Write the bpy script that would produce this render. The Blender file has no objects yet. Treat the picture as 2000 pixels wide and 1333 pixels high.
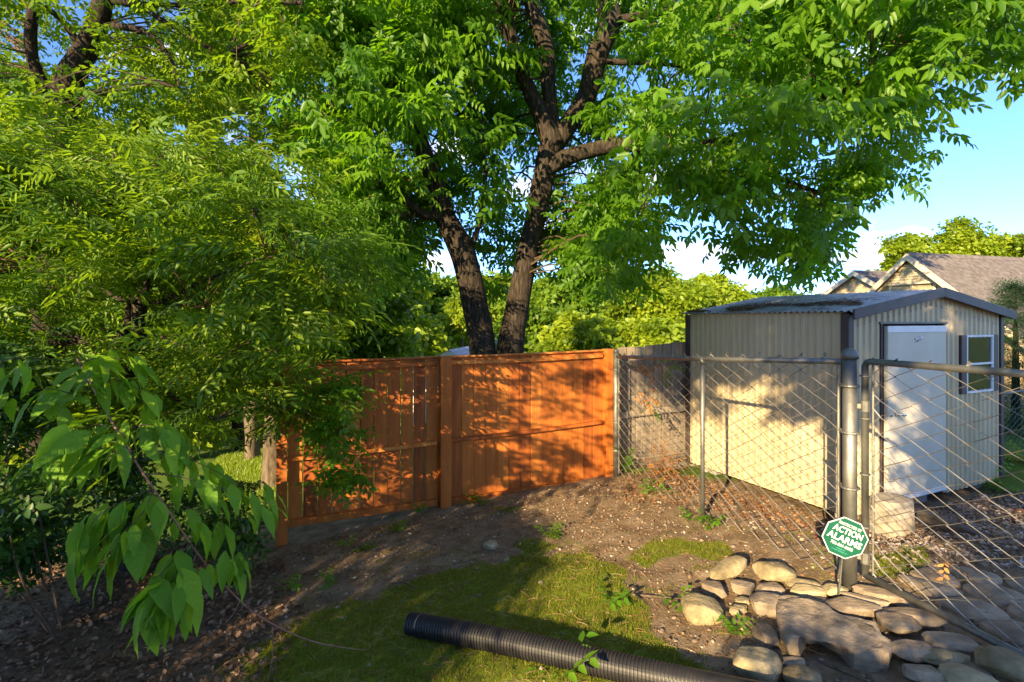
import bpy, bmesh, math, random
import numpy as np
from mathutils import Vector, Matrix, noise as mnoise

random.seed(7)
RNG = np.random.default_rng(11)
SC = bpy.context.scene
COL = SC.collection
R = math.radians

# ------------------------------------------------------------------ camera
cam_d = bpy.data.cameras.new('camera')
cam = bpy.data.objects.new('camera', cam_d)
COL.objects.link(cam)
cam.location = (0, 0, 0)
cam.rotation_euler = (R(90), 0, 0)
cam_d.sensor_width = 36.0
cam_d.lens = 18.0
cam_d.shift_y = -0.0208
cam_d.clip_start = 0.05
cam_d.clip_end = 3000
SC.camera = cam

# ------------------------------------------------------------------ sun and sky
SUN_DIR = Vector((0.46, 0.827, -0.324)).normalized()      # direction light travels
SUN_EL = math.asin(-SUN_DIR.z)
SUN_AZ = math.atan2(-SUN_DIR.x, -SUN_DIR.y)               # bearing of the sun from +Y towards +X
sun_d = bpy.data.lights.new('sun', 'SUN')
sun_d.energy = 2.9
sun_d.angle = R(0.42)
sun_d.color = (1.0, 0.76, 0.42)
sun = bpy.data.objects.new('sun', sun_d)
sun.rotation_euler = SUN_DIR.to_track_quat('-Z', 'Y').to_euler()
sun.location = (-10, -18, 8)
COL.objects.link(sun)

world = bpy.data.worlds.new('World')
SC.world = world
world.use_nodes = True
wt = world.node_tree
for n in list(wt.nodes):
    wt.nodes.remove(n)
w_out = wt.nodes.new('ShaderNodeOutputWorld')
w_bg = wt.nodes.new('ShaderNodeBackground')
w_bg.inputs['Strength'].default_value = 0.096
sky = wt.nodes.new('ShaderNodeTexSky')
sky.sky_type = 'NISHITA'
sky.sun_disc = False
sky.sun_elevation = SUN_EL
sky.sun_rotation = SUN_AZ % (2 * math.pi)
sky.altitude = 300
sky.air_density = 0.5
sky.dust_density = 0.0
sky.ozone_density = 4.8
w_tc = wt.nodes.new('ShaderNodeTexCoord')
w_map = wt.nodes.new('ShaderNodeMapping')
w_map.inputs['Scale'].default_value = (1.0, 1.0, 2.1)
w_n = wt.nodes.new('ShaderNodeTexNoise')
w_n.inputs['Scale'].default_value = 4.2
w_n.inputs['Detail'].default_value = 8
w_n.inputs['Roughness'].default_value = 0.52
w_r = wt.nodes.new('ShaderNodeValToRGB')
w_r.color_ramp.elements[0].position = 0.545
w_r.color_ramp.elements[1].position = 0.655
w_mix = wt.nodes.new('ShaderNodeMix')
w_mix.data_type = 'RGBA'
w_mix.inputs[7].default_value = (4.0, 3.75, 3.5, 1)          # sunlit cloud
wt.links.new(w_tc.outputs['Generated'], w_map.inputs['Vector'])
wt.links.new(w_map.outputs['Vector'], w_n.inputs['Vector'])
wt.links.new(w_n.outputs['Fac'], w_r.inputs['Fac'])
wt.links.new(w_r.outputs['Color'], w_mix.inputs[0])
wt.links.new(sky.outputs['Color'], w_mix.inputs[6])
wt.links.new(w_mix.outputs[2], w_bg.inputs['Color'])
wt.links.new(w_bg.outputs['Background'], w_out.inputs['Surface'])

SC.view_settings.view_transform = 'Standard'
SC.view_settings.look = 'None'
SC.view_settings.exposure = 2.5
SC.view_settings.gamma = 1.0
SC.view_settings.use_curve_mapping = False
SC.render.engine = 'CYCLES'
SC.cycles.use_denoising = True
SC.cycles.max_bounces = 8
SC.cycles.transparent_max_bounces = 8

# ------------------------------------------------------------------ helpers
HZ = 625.0                                                # row of the horizon in the photograph


def at(u, v, Y):
    return Vector(((u - 1000) / 1000 * Y, Y, (HZ - v) / 1000 * Y))


def smooth(a, b, x):
    t = np.clip((np.asarray(x, float) - a) / (b - a), 0, 1)
    return t * t * (3 - 2 * t)


def tag(o, label=None, cat=None, group=None, kind=None):
    if label: o['label'] = label
    if cat: o['category'] = cat
    if group: o['group'] = group
    if kind: o['kind'] = kind
    return o


def empty(name, loc=(0, 0, 0), rz=0.0):
    o = bpy.data.objects.new(name, None)
    o.empty_display_size = 0.1
    o.location = loc
    o.rotation_euler = (0, 0, rz)
    COL.objects.link(o)
    return o


def link(name, me, mat=None, parent=None, loc=None, keep_world=False):
    o = bpy.data.objects.new(name, me)
    if mat is not None and not me.materials:
        me.materials.append(mat)
    COL.objects.link(o)
    if parent is not None:
        o.parent = parent
        if keep_world:
            bpy.context.view_layer.update()
            o.matrix_parent_inverse = parent.matrix_world.inverted()
    if loc is not None:
        o.location = loc
    return o


class MB:
    def __init__(s):
        s.v = []; s.f = []

    def add(s, vs, fs):
        b = len(s.v)
        s.v.extend([tuple(p) for p in vs])
        s.f.extend([tuple(b + i for i in f) for f in fs])
        return s

    def box(s, c, size, M=None):
        x, y, z = [d / 2 for d in size]
        vs = [Vector((a * x, b * y, d * z)) for a in (-1, 1) for b in (-1, 1) for d in (-1, 1)]
        if M is not None:
            vs = [M @ p for p in vs]
        c = Vector(c)
        vs = [p + c for p in vs]
        return s.add(vs, [(0, 1, 3, 2), (4, 6, 7, 5), (0, 4, 5, 1), (2, 3, 7, 6), (0, 2, 6, 4), (1, 5, 7, 3)])

    def tube(s, pts, rad, n=8, cap=True, wob=0.0, seed=0):
        pts = [Vector(p) for p in pts]
        if not hasattr(rad, '__len__'):
            rad = [rad] * len(pts)
        rings = []
        up = Vector((0.13, 0.2, 1)).normalized()
        side = None
        for i, p in enumerate(pts):
            t = (pts[min(i + 1, len(pts) - 1)] - pts[max(i - 1, 0)])
            if t.length < 1e-9: t = Vector((0, 0, 1))
            t.normalize()
            if side is None:
                side = t.cross(up)
                if side.length < 0.05: side = t.cross(Vector((1, 0, 0)))
            side = side - t * side.dot(t)
            side.normalize()
            b = t.cross(side)
            ring = []
            for k in range(n):
                a = 2 * math.pi * k / n
                rr = rad[i]
                if wob:
                    q = p * 2.2 + (side * math.cos(a) + b * math.sin(a)) * 1.2 + Vector((seed, 0, 0))
                    rr *= 1 + wob * mnoise.noise(q) + wob * 0.55 * mnoise.noise(q * 3.1)
                ring.append(p + (side * math.cos(a) + b * math.sin(a)) * rr)
            rings.append(ring)
        vs = [q for r in rings for q in r]
        fs = []
        for i in range(len(rings) - 1):
            for k in range(n):
                k2 = (k + 1) % n
                fs.append((i * n + k, i * n + k2, (i + 1) * n + k2, (i + 1) * n + k))
        if cap:
            fs.append(tuple(reversed(range(n))))
            fs.append(tuple((len(rings) - 1) * n + k for k in range(n)))
        return s.add(vs, fs)

    def mesh(s, name, smooth_shade=False, bevel=0.0):
        me = bpy.data.meshes.new(name)
        me.from_pydata(s.v, [], s.f)
        bm = bmesh.new(); bm.from_mesh(me)
        bmesh.ops.recalc_face_normals(bm, faces=bm.faces)
        if bevel:
            bmesh.ops.bevel(bm, geom=[e for e in bm.edges if len(e.link_faces) == 2 and e.calc_face_angle(0) > 0.6], offset=bevel, segments=1,
                            affect='EDGES', clamp_overlap=True)
        bm.to_mesh(me); bm.free()
        if smooth_shade:
            me.polygons.foreach_set('use_smooth', [True] * len(me.polygons))
        me.update()
        return me

    def build(s, name, mat, parent=None, smooth_shade=False, bevel=0.0, loc=None):
        return link(name, s.mesh(name, smooth_shade, bevel), mat, parent, loc)


def spline(ctrl, per=8):
    """Catmull-Rom through points (any dimension)."""
    c = [np.array(p, float) for p in ctrl]
    c = [2 * c[0] - c[1]] + c + [2 * c[-1] - c[-2]]
    out = []
    for i in range(1, len(c) - 2):
        p0, p1, p2, p3 = c[i - 1], c[i], c[i + 1], c[i + 2]
        for k in range(per):
            t = k / per
            out.append(0.5 * ((2 * p1) + (-p0 + p2) * t + (2 * p0 - 5 * p1 + 4 * p2 - p3) * t * t + (-p0 + 3 * p1 - 3 * p2 + p3) * t ** 3))
    out.append(c[-2])
    return out


def raw_mesh(name, V, F, rnd=None, smooth_shade=False):
    """V (n,3), F (m,k) numpy; rnd per vertex."""
    me = bpy.data.meshes.new(name)
    V = np.ascontiguousarray(V, np.float32); F = np.ascontiguousarray(F, np.int32)
    m, k = F.shape
    me.vertices.add(len(V)); me.vertices.foreach_set('co', V.ravel())
    me.loops.add(m * k); me.loops.foreach_set('vertex_index', F.ravel())
    me.polygons.add(m)
    me.polygons.foreach_set('loop_start', np.arange(0, m * k, k, dtype=np.int32))
    me.polygons.foreach_set('loop_total', np.full(m, k, np.int32))
    me.update(calc_edges=True)
    if rnd is not None:
        a = me.attributes.new('rnd', 'FLOAT', 'POINT')
        a.data.foreach_set('value', np.ascontiguousarray(rnd, np.float32))
    if smooth_shade:
        me.polygons.foreach_set('use_smooth', [True] * m)
    return me


def frames(D, roll=None, upv=(0, 0, 1)):
    """rotation matrices whose x axis is D and whose z axis is as near up as it can be, with a roll."""
    D = D / np.linalg.norm(D, axis=1, keepdims=True)
    up = np.tile(np.array(upv, float), (len(D), 1))
    Yv = np.cross(up, D)
    ln = np.linalg.norm(Yv, axis=1, keepdims=True)
    Yv = np.where(ln < 1e-3, np.array([[1.0, 0, 0]]), Yv / np.maximum(ln, 1e-6))
    Z = np.cross(D, Yv)
    if roll is not None:
        c, s = np.cos(roll)[:, None], np.sin(roll)[:, None]
        Yv, Z = Yv * c + Z * s, Z * c - Yv * s
    return np.stack([D, Yv, Z], axis=2)


def stamp(tv, tf, P, M, S, rnd=None):
    """template verts/faces stamped at P with rotation M and scale S -> V, F, rnd per vertex"""
    n = len(P); k = len(tv)
    S = np.asarray(S, float)
    S = S[:, None] if S.ndim == 1 else S
    loc = tv[None, :, :] * (S[:, None, :] if S.shape[1] == 3 else S[:, None, :])
    V = np.einsum('nij,nkj->nki', M, loc) + P[:, None, :]
    F = tf[None] + (np.arange(n) * k)[:, None, None]
    if rnd is None: rnd = RNG.random(n)
    return V.reshape(-1, 3), F.reshape(-1, tf.shape[1]), np.repeat(rnd, k)


def leaf_template(w=0.4, fold=0.12, droop=0.12):
    v = np.array([[0, 0, 0], [.32, -w / 2, fold * w], [.68, -w * .36, fold * w - droop * .5], [1, 0, -droop],
                  [.68, w * .36, fold * w - droop * .5], [.32, w / 2, fold * w]], float)
    f = np.array([[0, 3, 2, 1], [0, 5, 4, 3]], int)
    return v, f


def sprig(kind):
    """several leaves on one twig, returned as template verts / quad faces / per-vertex offset of tone"""
    rs = np.random.default_rng(5)
    P, D, L, roll = [], [], [], []
    if kind == 'ash':                 # pinnate leaf of seven drooping leaflets
        lv, lf = leaf_template(.42, .10, .16)
        for i in range(3):
            x = .07 + .075 * i
            for s in (-1, 1):
                P.append([x, 0, -.25 * x * x]); D.append([.62, s * .78, -.38 - .25 * rs.random()]); L.append(.105 + .02 * rs.random()); roll.append(s * .25)
        P.append([.26, 0, -.02]); D.append([1, .05, -.45]); L.append(.13); roll.append(0)
    elif kind == 'narrow':            # arching shoot with narrow leaves in two rows
        lv, lf = leaf_template(.25, .15, .14)
        for i in range(9):
            x = .02 + .034 * i
            s = -1 if i % 2 else 1
            P.append([x, 0, -.35 * x * x]); D.append([.72, s * .7, -.15 - .3 * rs.random()]); L.append(.07 + .025 * rs.random()); roll.append(s * .2)
        P.append([.33, 0, -.038]); D.append([1, 0, -.3]); L.append(.085); roll.append(0)
    elif kind == 'broad':             # spray of larger oval leaves
        lv, lf = leaf_template(.5, .10, .14)
        for i in range(6):
            x = .03 + .05 * i
            s = -1 if i % 2 else 1
            P.append([x, 0, -.3 * x * x]); D.append([.6, s * .75, -.2 - .3 * rs.random()]); L.append(.10 + .03 * rs.random()); roll.append(s * .2)
    elif kind == 'far':               # open bunch of leaves for trees some way off
        lv, lf = leaf_template(.62, .08, .10)
        for i in range(6):
            a = i * 1.05 + rs.random()
            P.append([.15 * rs.normal(), .15 * rs.normal(), .1 * rs.normal()])
            D.append([math.cos(a), math.sin(a), -.25 + .5 * rs.normal()]); L.append(.19 + .07 * rs.random()); roll.append(rs.normal() * .6)
    else:                             # needle spray of a conifer
        lv, lf = leaf_template(.13, .05, .05)
        for i in range(10):
            x = .01 + .02 * i
            s = -1 if i % 2 else 1
            P.append([x, 0, 0]); D.append([.75, s * .66, .25 * rs.normal()]); L.append(.06); roll.append(0)
    P = np.array(P, float); D = np.array(D, float)
    return stamp(lv, lf, P, frames(D, np.array(roll)), np.array(L), np.array([rs.random() * .35 for _ in L]))


SPRIG = {k: sprig(k) for k in ('ash', 'narrow', 'broad', 'far', 'needle')}


def foliage(name, kind, P, mat, parent, size=1.0, pitch=(-.6, .25), az=None, roll_sd=.35, out_from=None, jit=.38, stuff=True, tone=None):
    """one crown mesh: a sprig at every point of P"""
    n = len(P)
    a = RNG.random(n) * 2 * math.pi if az is None else az
    if out_from is not None:
        d = P - np.asarray(out_from)[None]
        a = np.arctan2(d[:, 1], d[:, 0]) + RNG.normal(0, 1.0, n)
    p = RNG.uniform(pitch[0], pitch[1], n)
    D = np.stack([np.cos(a) * np.cos(p), np.sin(a) * np.cos(p), np.sin(p)], 1)
    M = frames(D, RNG.normal(0, roll_sd, n))
    S = size * RNG.uniform(1 - jit, 1 + jit, n)
    tv, tf, tr = SPRIG[kind]
    r = RNG.random(n) * .65 if tone is None else np.clip(tone + RNG.normal(0, .10, n), 0, .8)
    V, F, rr = stamp(tv, tf, P, M, S, r)
    rr = rr + np.tile(tr, n)
    o = link(name, raw_mesh(name, V, F, rr), mat, parent)
    if stuff: o['kind'] = 'stuff'
    return o


def in_poly(x, y, poly):
    ins = False
    j = len(poly) - 1
    for i in range(len(poly)):
        xi, yi = poly[i]; xj, yj = poly[j]
        if (yi > y) != (yj > y) and x < (xj - xi) * (y - yi) / (yj - yi) + xi:
            ins = not ins
        j = i
    return ins


# ------------------------------------------------------------------ materials
def new_mat(name):
    m = bpy.data.materials.new(name); m.use_nodes = True
    nt = m.node_tree
    b = nt.nodes['Principled BSDF']
    return m, nt, b


def node(nt, typ, **kw):
    n = nt.nodes.new(typ)
    for k, v in kw.items():
        if k.startswith('_'): setattr(n, k[1:], v)
        else: n.inputs[k].default_value = v
    return n


def ramp(nt, stops):
    r = nt.nodes.new('ShaderNodeValToRGB')
    el = r.color_ramp.elements
    while len(el) < len(stops): el.new(.5)
    for e, (p, c) in zip(el, stops):
        e.position = p; e.color = (*c, 1) if len(c) == 3 else c
    return r


def mat_noise(name, stops, scale=6, detail=6, rough=.7, stretch=(1, 1, 1), bump=.0, bump_scale=30, metallic=0, spec=.4, rough_noise=.0, coord='Object', bump_stretch=None, island=0.0):
    m, nt, b = new_mat(name)
    tc = nt.nodes.new('ShaderNodeTexCoord')
    mp = node(nt, 'ShaderNodeMapping', Scale=stretch)
    nt.links.new(tc.outputs[coord], mp.inputs['Vector'])
    n = node(nt, 'ShaderNodeTexNoise', Scale=scale, Detail=detail, Roughness=.6)
    nt.links.new(mp.outputs[0], n.inputs['Vector'])
    r = ramp(nt, stops)
    fac = n.outputs['Fac']
    if island:
        oi = nt.nodes.new('ShaderNodeObjectInfo')
        ma = node(nt, 'ShaderNodeMath', _operation='MULTIPLY_ADD')
        ma.inputs[1].default_value = island; ma.inputs[2].default_value = -island / 2
        nt.links.new(oi.outputs['Random'], ma.inputs[0])
        ad = node(nt, 'ShaderNodeMath', _operation='ADD')
        nt.links.new(ma.outputs[0], ad.inputs[0]); nt.links.new(fac, ad.inputs[1])
        fac = ad.outputs[0]
    nt.links.new(fac, r.inputs['Fac'])
    nt.links.new(r.outputs['Color'], b.inputs['Base Color'])
    b.inputs['Roughness'].default_value = rough
    b.inputs['Metallic'].default_value = metallic
    b.inputs['Specular IOR Level'].default_value = spec
    if bump:
        mp2 = node(nt, 'ShaderNodeMapping', Scale=bump_stretch or stretch)
        nt.links.new(tc.outputs[coord], mp2.inputs['Vector'])
        n2 = node(nt, 'ShaderNodeTexNoise', Scale=bump_scale, Detail=5, Roughness=.65)
        nt.links.new(mp2.outputs[0], n2.inputs['Vector'])
        bp = node(nt, 'ShaderNodeBump', Strength=bump, Distance=.02)
        nt.links.new(n2.outputs['Fac'], bp.inputs['Height'])
        nt.links.new(bp.outputs['Normal'], b.inputs['Normal'])
    return m


def mat_leaf(name, stops, trans=(.30, .55, .03), tfac=.42, rough=.45):
    m, nt, b = new_mat(name)
    at_ = nt.nodes.new('ShaderNodeAttribute'); at_.attribute_name = 'rnd'
    r = ramp(nt, stops)
    nt.links.new(at_.outputs['Fac'], r.inputs['Fac'])
    nt.links.new(r.outputs['Color'], b.inputs['Base Color'])
    b.inputs['Roughness'].default_value = rough
    b.inputs['Specular IOR Level'].default_value = .35
    tr = nt.nodes.new('ShaderNodeBsdfTranslucent')
    mx = node(nt, 'ShaderNodeMix', _data_type='RGBA', _blend_type='MULTIPLY')
    mx.inputs[0].default_value = 0
    r2 = ramp(nt, [(0, tuple(c * .75 for c in trans)), (1, trans)])
    nt.links.new(at_.outputs['Fac'], r2.inputs['Fac'])
    nt.links.new(r2.outputs['Color'], tr.inputs['Color'])
    nt.nodes.remove(mx)
    ms = nt.nodes.new('ShaderNodeMixShader'); ms.inputs[0].default_value = tfac
    nt.links.new(b.outputs[0], ms.inputs[1]); nt.links.new(tr.outputs[0], ms.inputs[2])
    nt.links.new(ms.outputs[0], nt.nodes['Material Output'].inputs['Surface'])
    return m


def mat_rnd(name, stops, rough=.85, spec=.25):
    m, nt, b = new_mat(name)
    at_ = nt.nodes.new('ShaderNodeAttribute'); at_.attribute_name = 'rnd'
    r = ramp(nt, stops)
    nt.links.new(at_.outputs['Fac'], r.inputs['Fac'])
    nt.links.new(r.outputs['Color'], b.inputs['Base Color'])
    b.inputs['Roughness'].default_value = rough
    b.inputs['Specular IOR Level'].default_value = spec
    return m


M = {}
M['leaf_ash'] = mat_leaf('ash_leaf', [(0, (.036, .10, .006)), (.5, (.068, .165, .008)), (1, (.12, .235, .012))], (.27, .56, .012), .46)
M['leaf_narrow'] = mat_leaf('narrow_leaf', [(0, (.028, .078, .006)), (.5, (.075, .16, .009)), (1, (.17, .26, .016))], (.34, .54, .015))
M['leaf_broad'] = mat_leaf('broad_leaf', [(0, (.055, .14, .010)), (.5, (.085, .20, .012)), (1, (.13, .26, .016))], (.30, .55, .02))
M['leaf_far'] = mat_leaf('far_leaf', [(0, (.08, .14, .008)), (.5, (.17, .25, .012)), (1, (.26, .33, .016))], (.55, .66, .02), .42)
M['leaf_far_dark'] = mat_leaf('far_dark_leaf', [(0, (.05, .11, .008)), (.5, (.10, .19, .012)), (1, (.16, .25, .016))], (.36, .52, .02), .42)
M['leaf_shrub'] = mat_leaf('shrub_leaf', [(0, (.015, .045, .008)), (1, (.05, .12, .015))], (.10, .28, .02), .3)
M['needle'] = mat_leaf('needle_leaf', [(0, (.025, .07, .03)), (1, (.06, .14, .06))], (.06, .16, .05), .2)
M['leaf_dead'] = mat_leaf('dead_leaf', [(0, (.16, .06, .018)), (.5, (.38, .15, .04)), (1, (.55, .25, .08))], (.55, .22, .05), .3, .7)
M['bark'] = mat_noise('dark_bark', [(.30, (.011, .009, .007)), (.5, (.036, .028, .021)), (.7, (.085, .070, .054))], 7, 9, .92, (5, 5, .9), 1.0, 9, bump_stretch=(5, 5, 1.0), spec=.15)
M['bark_pale'] = mat_noise('pale_bark', [(.3, (.05, .037, .025)), (.7, (.19, .145, .10))], 6, 6, .9, (3, 3, .8), .6, 14, spec=.15)
M['twig'] = mat_noise('twig_bark', [(.3, (.05, .035, .022)), (.7, (.13, .09, .06))], 20, 3, .85, spec=.2)
M['twig_red'] = mat_noise('red_twig', [(.3, (.20, .09, .06)), (.7, (.34, .17, .12))], 20, 3, .6, spec=.3)
# ------------------------------------------------------------------ the lie of the land
FM = np.array([-.762, 5.77]); FD = np.array([.9222, .3869]); FN = np.array([-.3869, .9222])   # wooden fence: a point, along, away
SH0 = np.array([3.36, 5.125]); SA = R(24.5)
SX = np.array([math.cos(SA), math.sin(SA)]); SY = np.array([-math.sin(SA), math.cos(SA)])     # along shed front, along shed side
SW, SL = 2.98, 2.20


def gz(x, y):
    x = np.asarray(x, float); y = np.asarray(y, float)
    xc = np.clip(x, -1.0, 2.4)
    z = -1.851 - .034 * np.clip(y, -20, 7.5) + .0696 * xc
    left = np.clip(-1.0 - x, 0, 12)
    z = z - .115 * left / (1 + .05 * left)
    d = (x - FM[0]) * FN[0] + (y - FM[1]) * FN[1]
    z = z - .13 * np.clip(d - .35, 0, 30) / (1 + .035 * np.clip(d, 0, 400)) * smooth(9.5, 4.5, x - .35 * d)
    rx = (x - SH0[0]) * SX[0] + (y - SH0[1]) * SX[1]; ry = (x - SH0[0]) * SY[0] + (y - SH0[1]) * SY[1]
    dx = np.maximum(np.maximum(-rx, rx - SW), 0); dy = np.maximum(np.maximum(-ry, ry - SL), 0)
    ds = np.hypot(dx, dy)
    w = 1 - smooth(.15, 1.15, ds)
    z = z * (1 - w) + (-2.08) * w
    return z


def gz1(x, y):
    return float(gz(x, y))


def ground_px(u, v, lift=0.0):
    """the point of the ground seen at a pixel"""
    Y = 3.0
    for _ in range(40):
        z = gz1((u - 1000) / 1000 * Y, Y) + lift
        Y = .5 * Y + .5 * z / ((HZ - v) / 1000)
    return Vector(((u - 1000) / 1000 * Y, Y, gz1((u - 1000) / 1000 * Y, Y) + lift))


def to_px(p):
    return (1000 + p[0] / p[1] * 1000, HZ - p[2] / p[1] * 1000)


MOSS = [[(560, 1235), (660, 1180), (800, 1145), (930, 1100), (1040, 1082), (1160, 1088), (1230, 1125), (1255, 1180), (1270, 1235), (1340, 1290), (1430, 1345), (480, 1345), (480, 1290)],
        [(1225, 1105), (1240, 1075), (1290, 1055), (1370, 1045), (1420, 1062), (1400, 1085), (1330, 1100), (1270, 1118)],
        [(1690, 1095), (1760, 1075), (1820, 1085), (1790, 1115), (1720, 1120)],
        [(1250, 1330), (1310, 1290), (1370, 1300), (1400, 1345)],
        [(1000, 1065), (1040, 1045), (1100, 1060), (1050, 1080)]]
LITTER = [(-300, 1090), (120, 1075), (330, 1090), (470, 1130), (560, 1200), (520, 1290), (480, 1345), (-300, 1345)]


def masks(x, y, z):
    if y < 1.2 or y > 9: return 0., 0.
    u, v = 1000 + x / y * 1000, HZ - z / y * 1000
    if v > 1345 or v < 900: return 0., 0.
    wob = 26 * mnoise.noise(Vector((x * 2.1, y * 2.1, 0))) + 14 * mnoise.noise(Vector((x * 6, y * 6, 3)))
    wu = 40 * mnoise.noise(Vector((x * 2.3, y * 2.3, 9)))
    a = 1. if any(in_poly(u + wu, v + wob, p) for p in MOSS) else 0.
    b = 1. if in_poly(u + wu, v + wob, LITTER) else 0.
    return a, b


def axis(lo, hi, fine, far_lo, far_hi):
    c = list(np.arange(lo, hi, fine))
    s = fine; x = lo; l = []
    while x > far_lo:
        s *= 1.28; x -= s; l.append(x)
    s = fine; x = c[-1]; h = []
    while x < far_hi:
        s *= 1.28; x += s; h.append(x)
    return np.array(l[::-1] + c + h)


def build_ground():
    xs = axis(-3.4, 6.2, .045, -900, 900); ys = axis(2.0, 7.6, .045, -300, 1500)
    X, Y = np.meshgrid(xs, ys)
    Z = gz(X, Y)
    nx, ny = len(xs), len(ys)
    moss = np.zeros(X.shape); lit = np.zeros(X.shape)
    for j in range(ny):
        for i in range(nx):
            x, y = X[j, i], Y[j, i]
            if -3.6 < x < 6.6 and 1.8 < y < 8:
                Z[j, i] += .022 * mnoise.noise(Vector((x * 1.9, y * 1.9, 0))) + .011 * mnoise.noise(Vector((x * 7, y * 7, 2))) + .006 * mnoise.noise(Vector((x * 19, y * 19, 2)))
                moss[j, i], lit[j, i] = masks(x, y, Z[j, i])
    for a in (moss, lit):
        for _ in range(2):
            a[1:-1, 1:-1] = (a[1:-1, 1:-1] * 2 + a[:-2, 1:-1] + a[2:, 1:-1] + a[1:-1, :-2] + a[1:-1, 2:]) / 6
    V = np.stack([X.ravel(), Y.ravel(), Z.ravel()], 1)
    I = np.arange(nx * ny).reshape(ny, nx)
    F = np.stack([I[:-1, :-1].ravel(), I[:-1, 1:].ravel(), I[1:, 1:].ravel(), I[1:, :-1].ravel()], 1)
    me = raw_mesh('ground', V, F, None, True)
    d = (V[:, 0] - FM[0]) * FN[0] + (V[:, 1] - FM[1]) * FN[1]
    lawn = np.maximum(smooth(.5, 2.2, d), smooth(6.6, 7.4, V[:, 1] + .12 * V[:, 0] - 0.0))
    for nm, arr in (('moss', moss.ravel()), ('litter', lit.ravel()), ('lawn', lawn)):
        a = me.attributes.new(nm, 'FLOAT', 'POINT'); a.data.foreach_set('value', np.ascontiguousarray(arr, np.float32))
    m, nt, b = new_mat('earth')
    tc = nt.nodes.new('ShaderNodeTexCoord')

    def nz(sc, det=6, ro=.6):
        n = node(nt, 'ShaderNodeTexNoise', Scale=sc, Detail=det, Roughness=ro)
        nt.links.new(tc.outputs['Object'], n.inputs['Vector']); return n

    def mixc(f, a, b_):
        x = node(nt, 'ShaderNodeMix', _data_type='RGBA')
        nt.links.new(f, x.inputs[0]); nt.links.new(a, x.inputs[6]); nt.links.new(b_, x.inputs[7]); return x.outputs[2]

    dirt = ramp(nt, [(.30, (.10, .065, .036)), (.48, (.20, .14, .083)), (.62, (.29, .215, .138)), (.75, (.40, .315, .22))])
    nt.links.new(nz(5, 10, .72).outputs['Fac'], dirt.inputs['Fac'])
    mossc = ramp(nt, [(.3, (.06, .085, .008)), (.5, (.13, .165, .012)), (.7, (.21, .22, .03))])
    nt.links.new(nz(30, 6, .7).outputs['Fac'], mossc.inputs['Fac'])
    litc = ramp(nt, [(.3, (.08, .05, .028)), (.7, (.21, .135, .08))])
    nt.links.new(nz(14, 6, .7).outputs['Fac'], litc.inputs['Fac'])
    lawnc = ramp(nt, [(.3, (.05, .10, .012)), (.7, (.14, .21, .025))])
    nt.links.new(nz(1.3, 8, .7).outputs['Fac'], lawnc.inputs['Fac'])
    col = dirt.outputs['Color']
    for nm, c, thr in (('litter', litc, .18), ('moss', mossc, .35), ('lawn', lawnc, .1)):
        at_ = nt.nodes.new('ShaderNodeAttribute'); at_.attribute_name = nm
        nn = nz(17, 6, .7)
        sub = node(nt, 'ShaderNodeMath', _operation='MULTIPLY_ADD'); sub.inputs[1].default_value = thr * 2; sub.inputs[2].default_value = -thr
        nt.links.new(nn.outputs['Fac'], sub.inputs[0])
        ad = node(nt, 'ShaderNodeMath', _operation='ADD'); nt.links.new(at_.outputs['Fac'], ad.inputs[0]); nt.links.new(sub.outputs[0], ad.inputs[1])
        sm = node(nt, 'ShaderNodeMapRange', _interpolation_type='SMOOTHSTEP')
        sm.inputs['From Min'].default_value = .25; sm.inputs['From Max'].default_value = .75
        nt.links.new(ad.outputs[0], sm.inputs['Value'])
        ml = node(nt, 'ShaderNodeMath', _operation='MULTIPLY'); nt.links.new(sm.outputs[0], ml.inputs[0])
        gt = node(nt, 'ShaderNodeMath', _operation='GREATER_THAN'); gt.inputs[1].default_value = .02; nt.links.new(at_.outputs['Fac'], gt.inputs[0])
        nt.links.new(gt.outputs[0], ml.inputs[1])
        col = mixc(ml.outputs[0], col, c.outputs['Color'])
    nt.links.new(col, b.inputs['Base Color'])
    b.inputs['Roughness'].default_value = .95; b.inputs['Specular IOR Level'].default_value = .15
    bp = node(nt, 'ShaderNodeBump', Strength=.8, Distance=.02)
    nt.links.new(nz(55, 6, .7).outputs['Fac'], bp.inputs['Height']); nt.links.new(bp.outputs['Normal'], b.inputs['Normal'])
    o = link('ground', me, m)
    o['kind'] = 'structure'
    return o


build_ground()

# ------------------------------------------------------------------ the painted fence
M['orange'] = mat_noise('orange_stain', [(.18, (.20, .048, .008)), (.45, (.40, .112, .016)), (.62, (.48, .145, .02)), (.82, (.58, .22, .045))], 2.2, 9, .62, (6, 6, .5), .35, 14, bump_stretch=(14, 14, .7), spec=.3, island=.42)
M['orange_post'] = mat_noise('orange_post_stain', [(.18, (.22, .052, .008)), (.5, (.42, .118, .016)), (.8, (.52, .17, .028))], 2.2, 9, .62, (6, 6, .5), .35, 14, bump_stretch=(14, 14, .7), spec=.3)
M['grey_wood'] = mat_noise('weathered_wood', [(.25, (.10, .075, .05)), (.5, (.22, .175, .125)), (.75, (.36, .30, .225))], 2.5, 9, .85, (7, 7, .5), .5, 14, bump_stretch=(14, 14, .7), spec=.2, island=.3)


def FP(s, off, z):
    p = FM + FD * s + FN * off
    return Vector((p[0], p[1], z))


FROT = Matrix.Rotation(math.atan2(FD[1], FD[0]), 3, 'Z')


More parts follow.
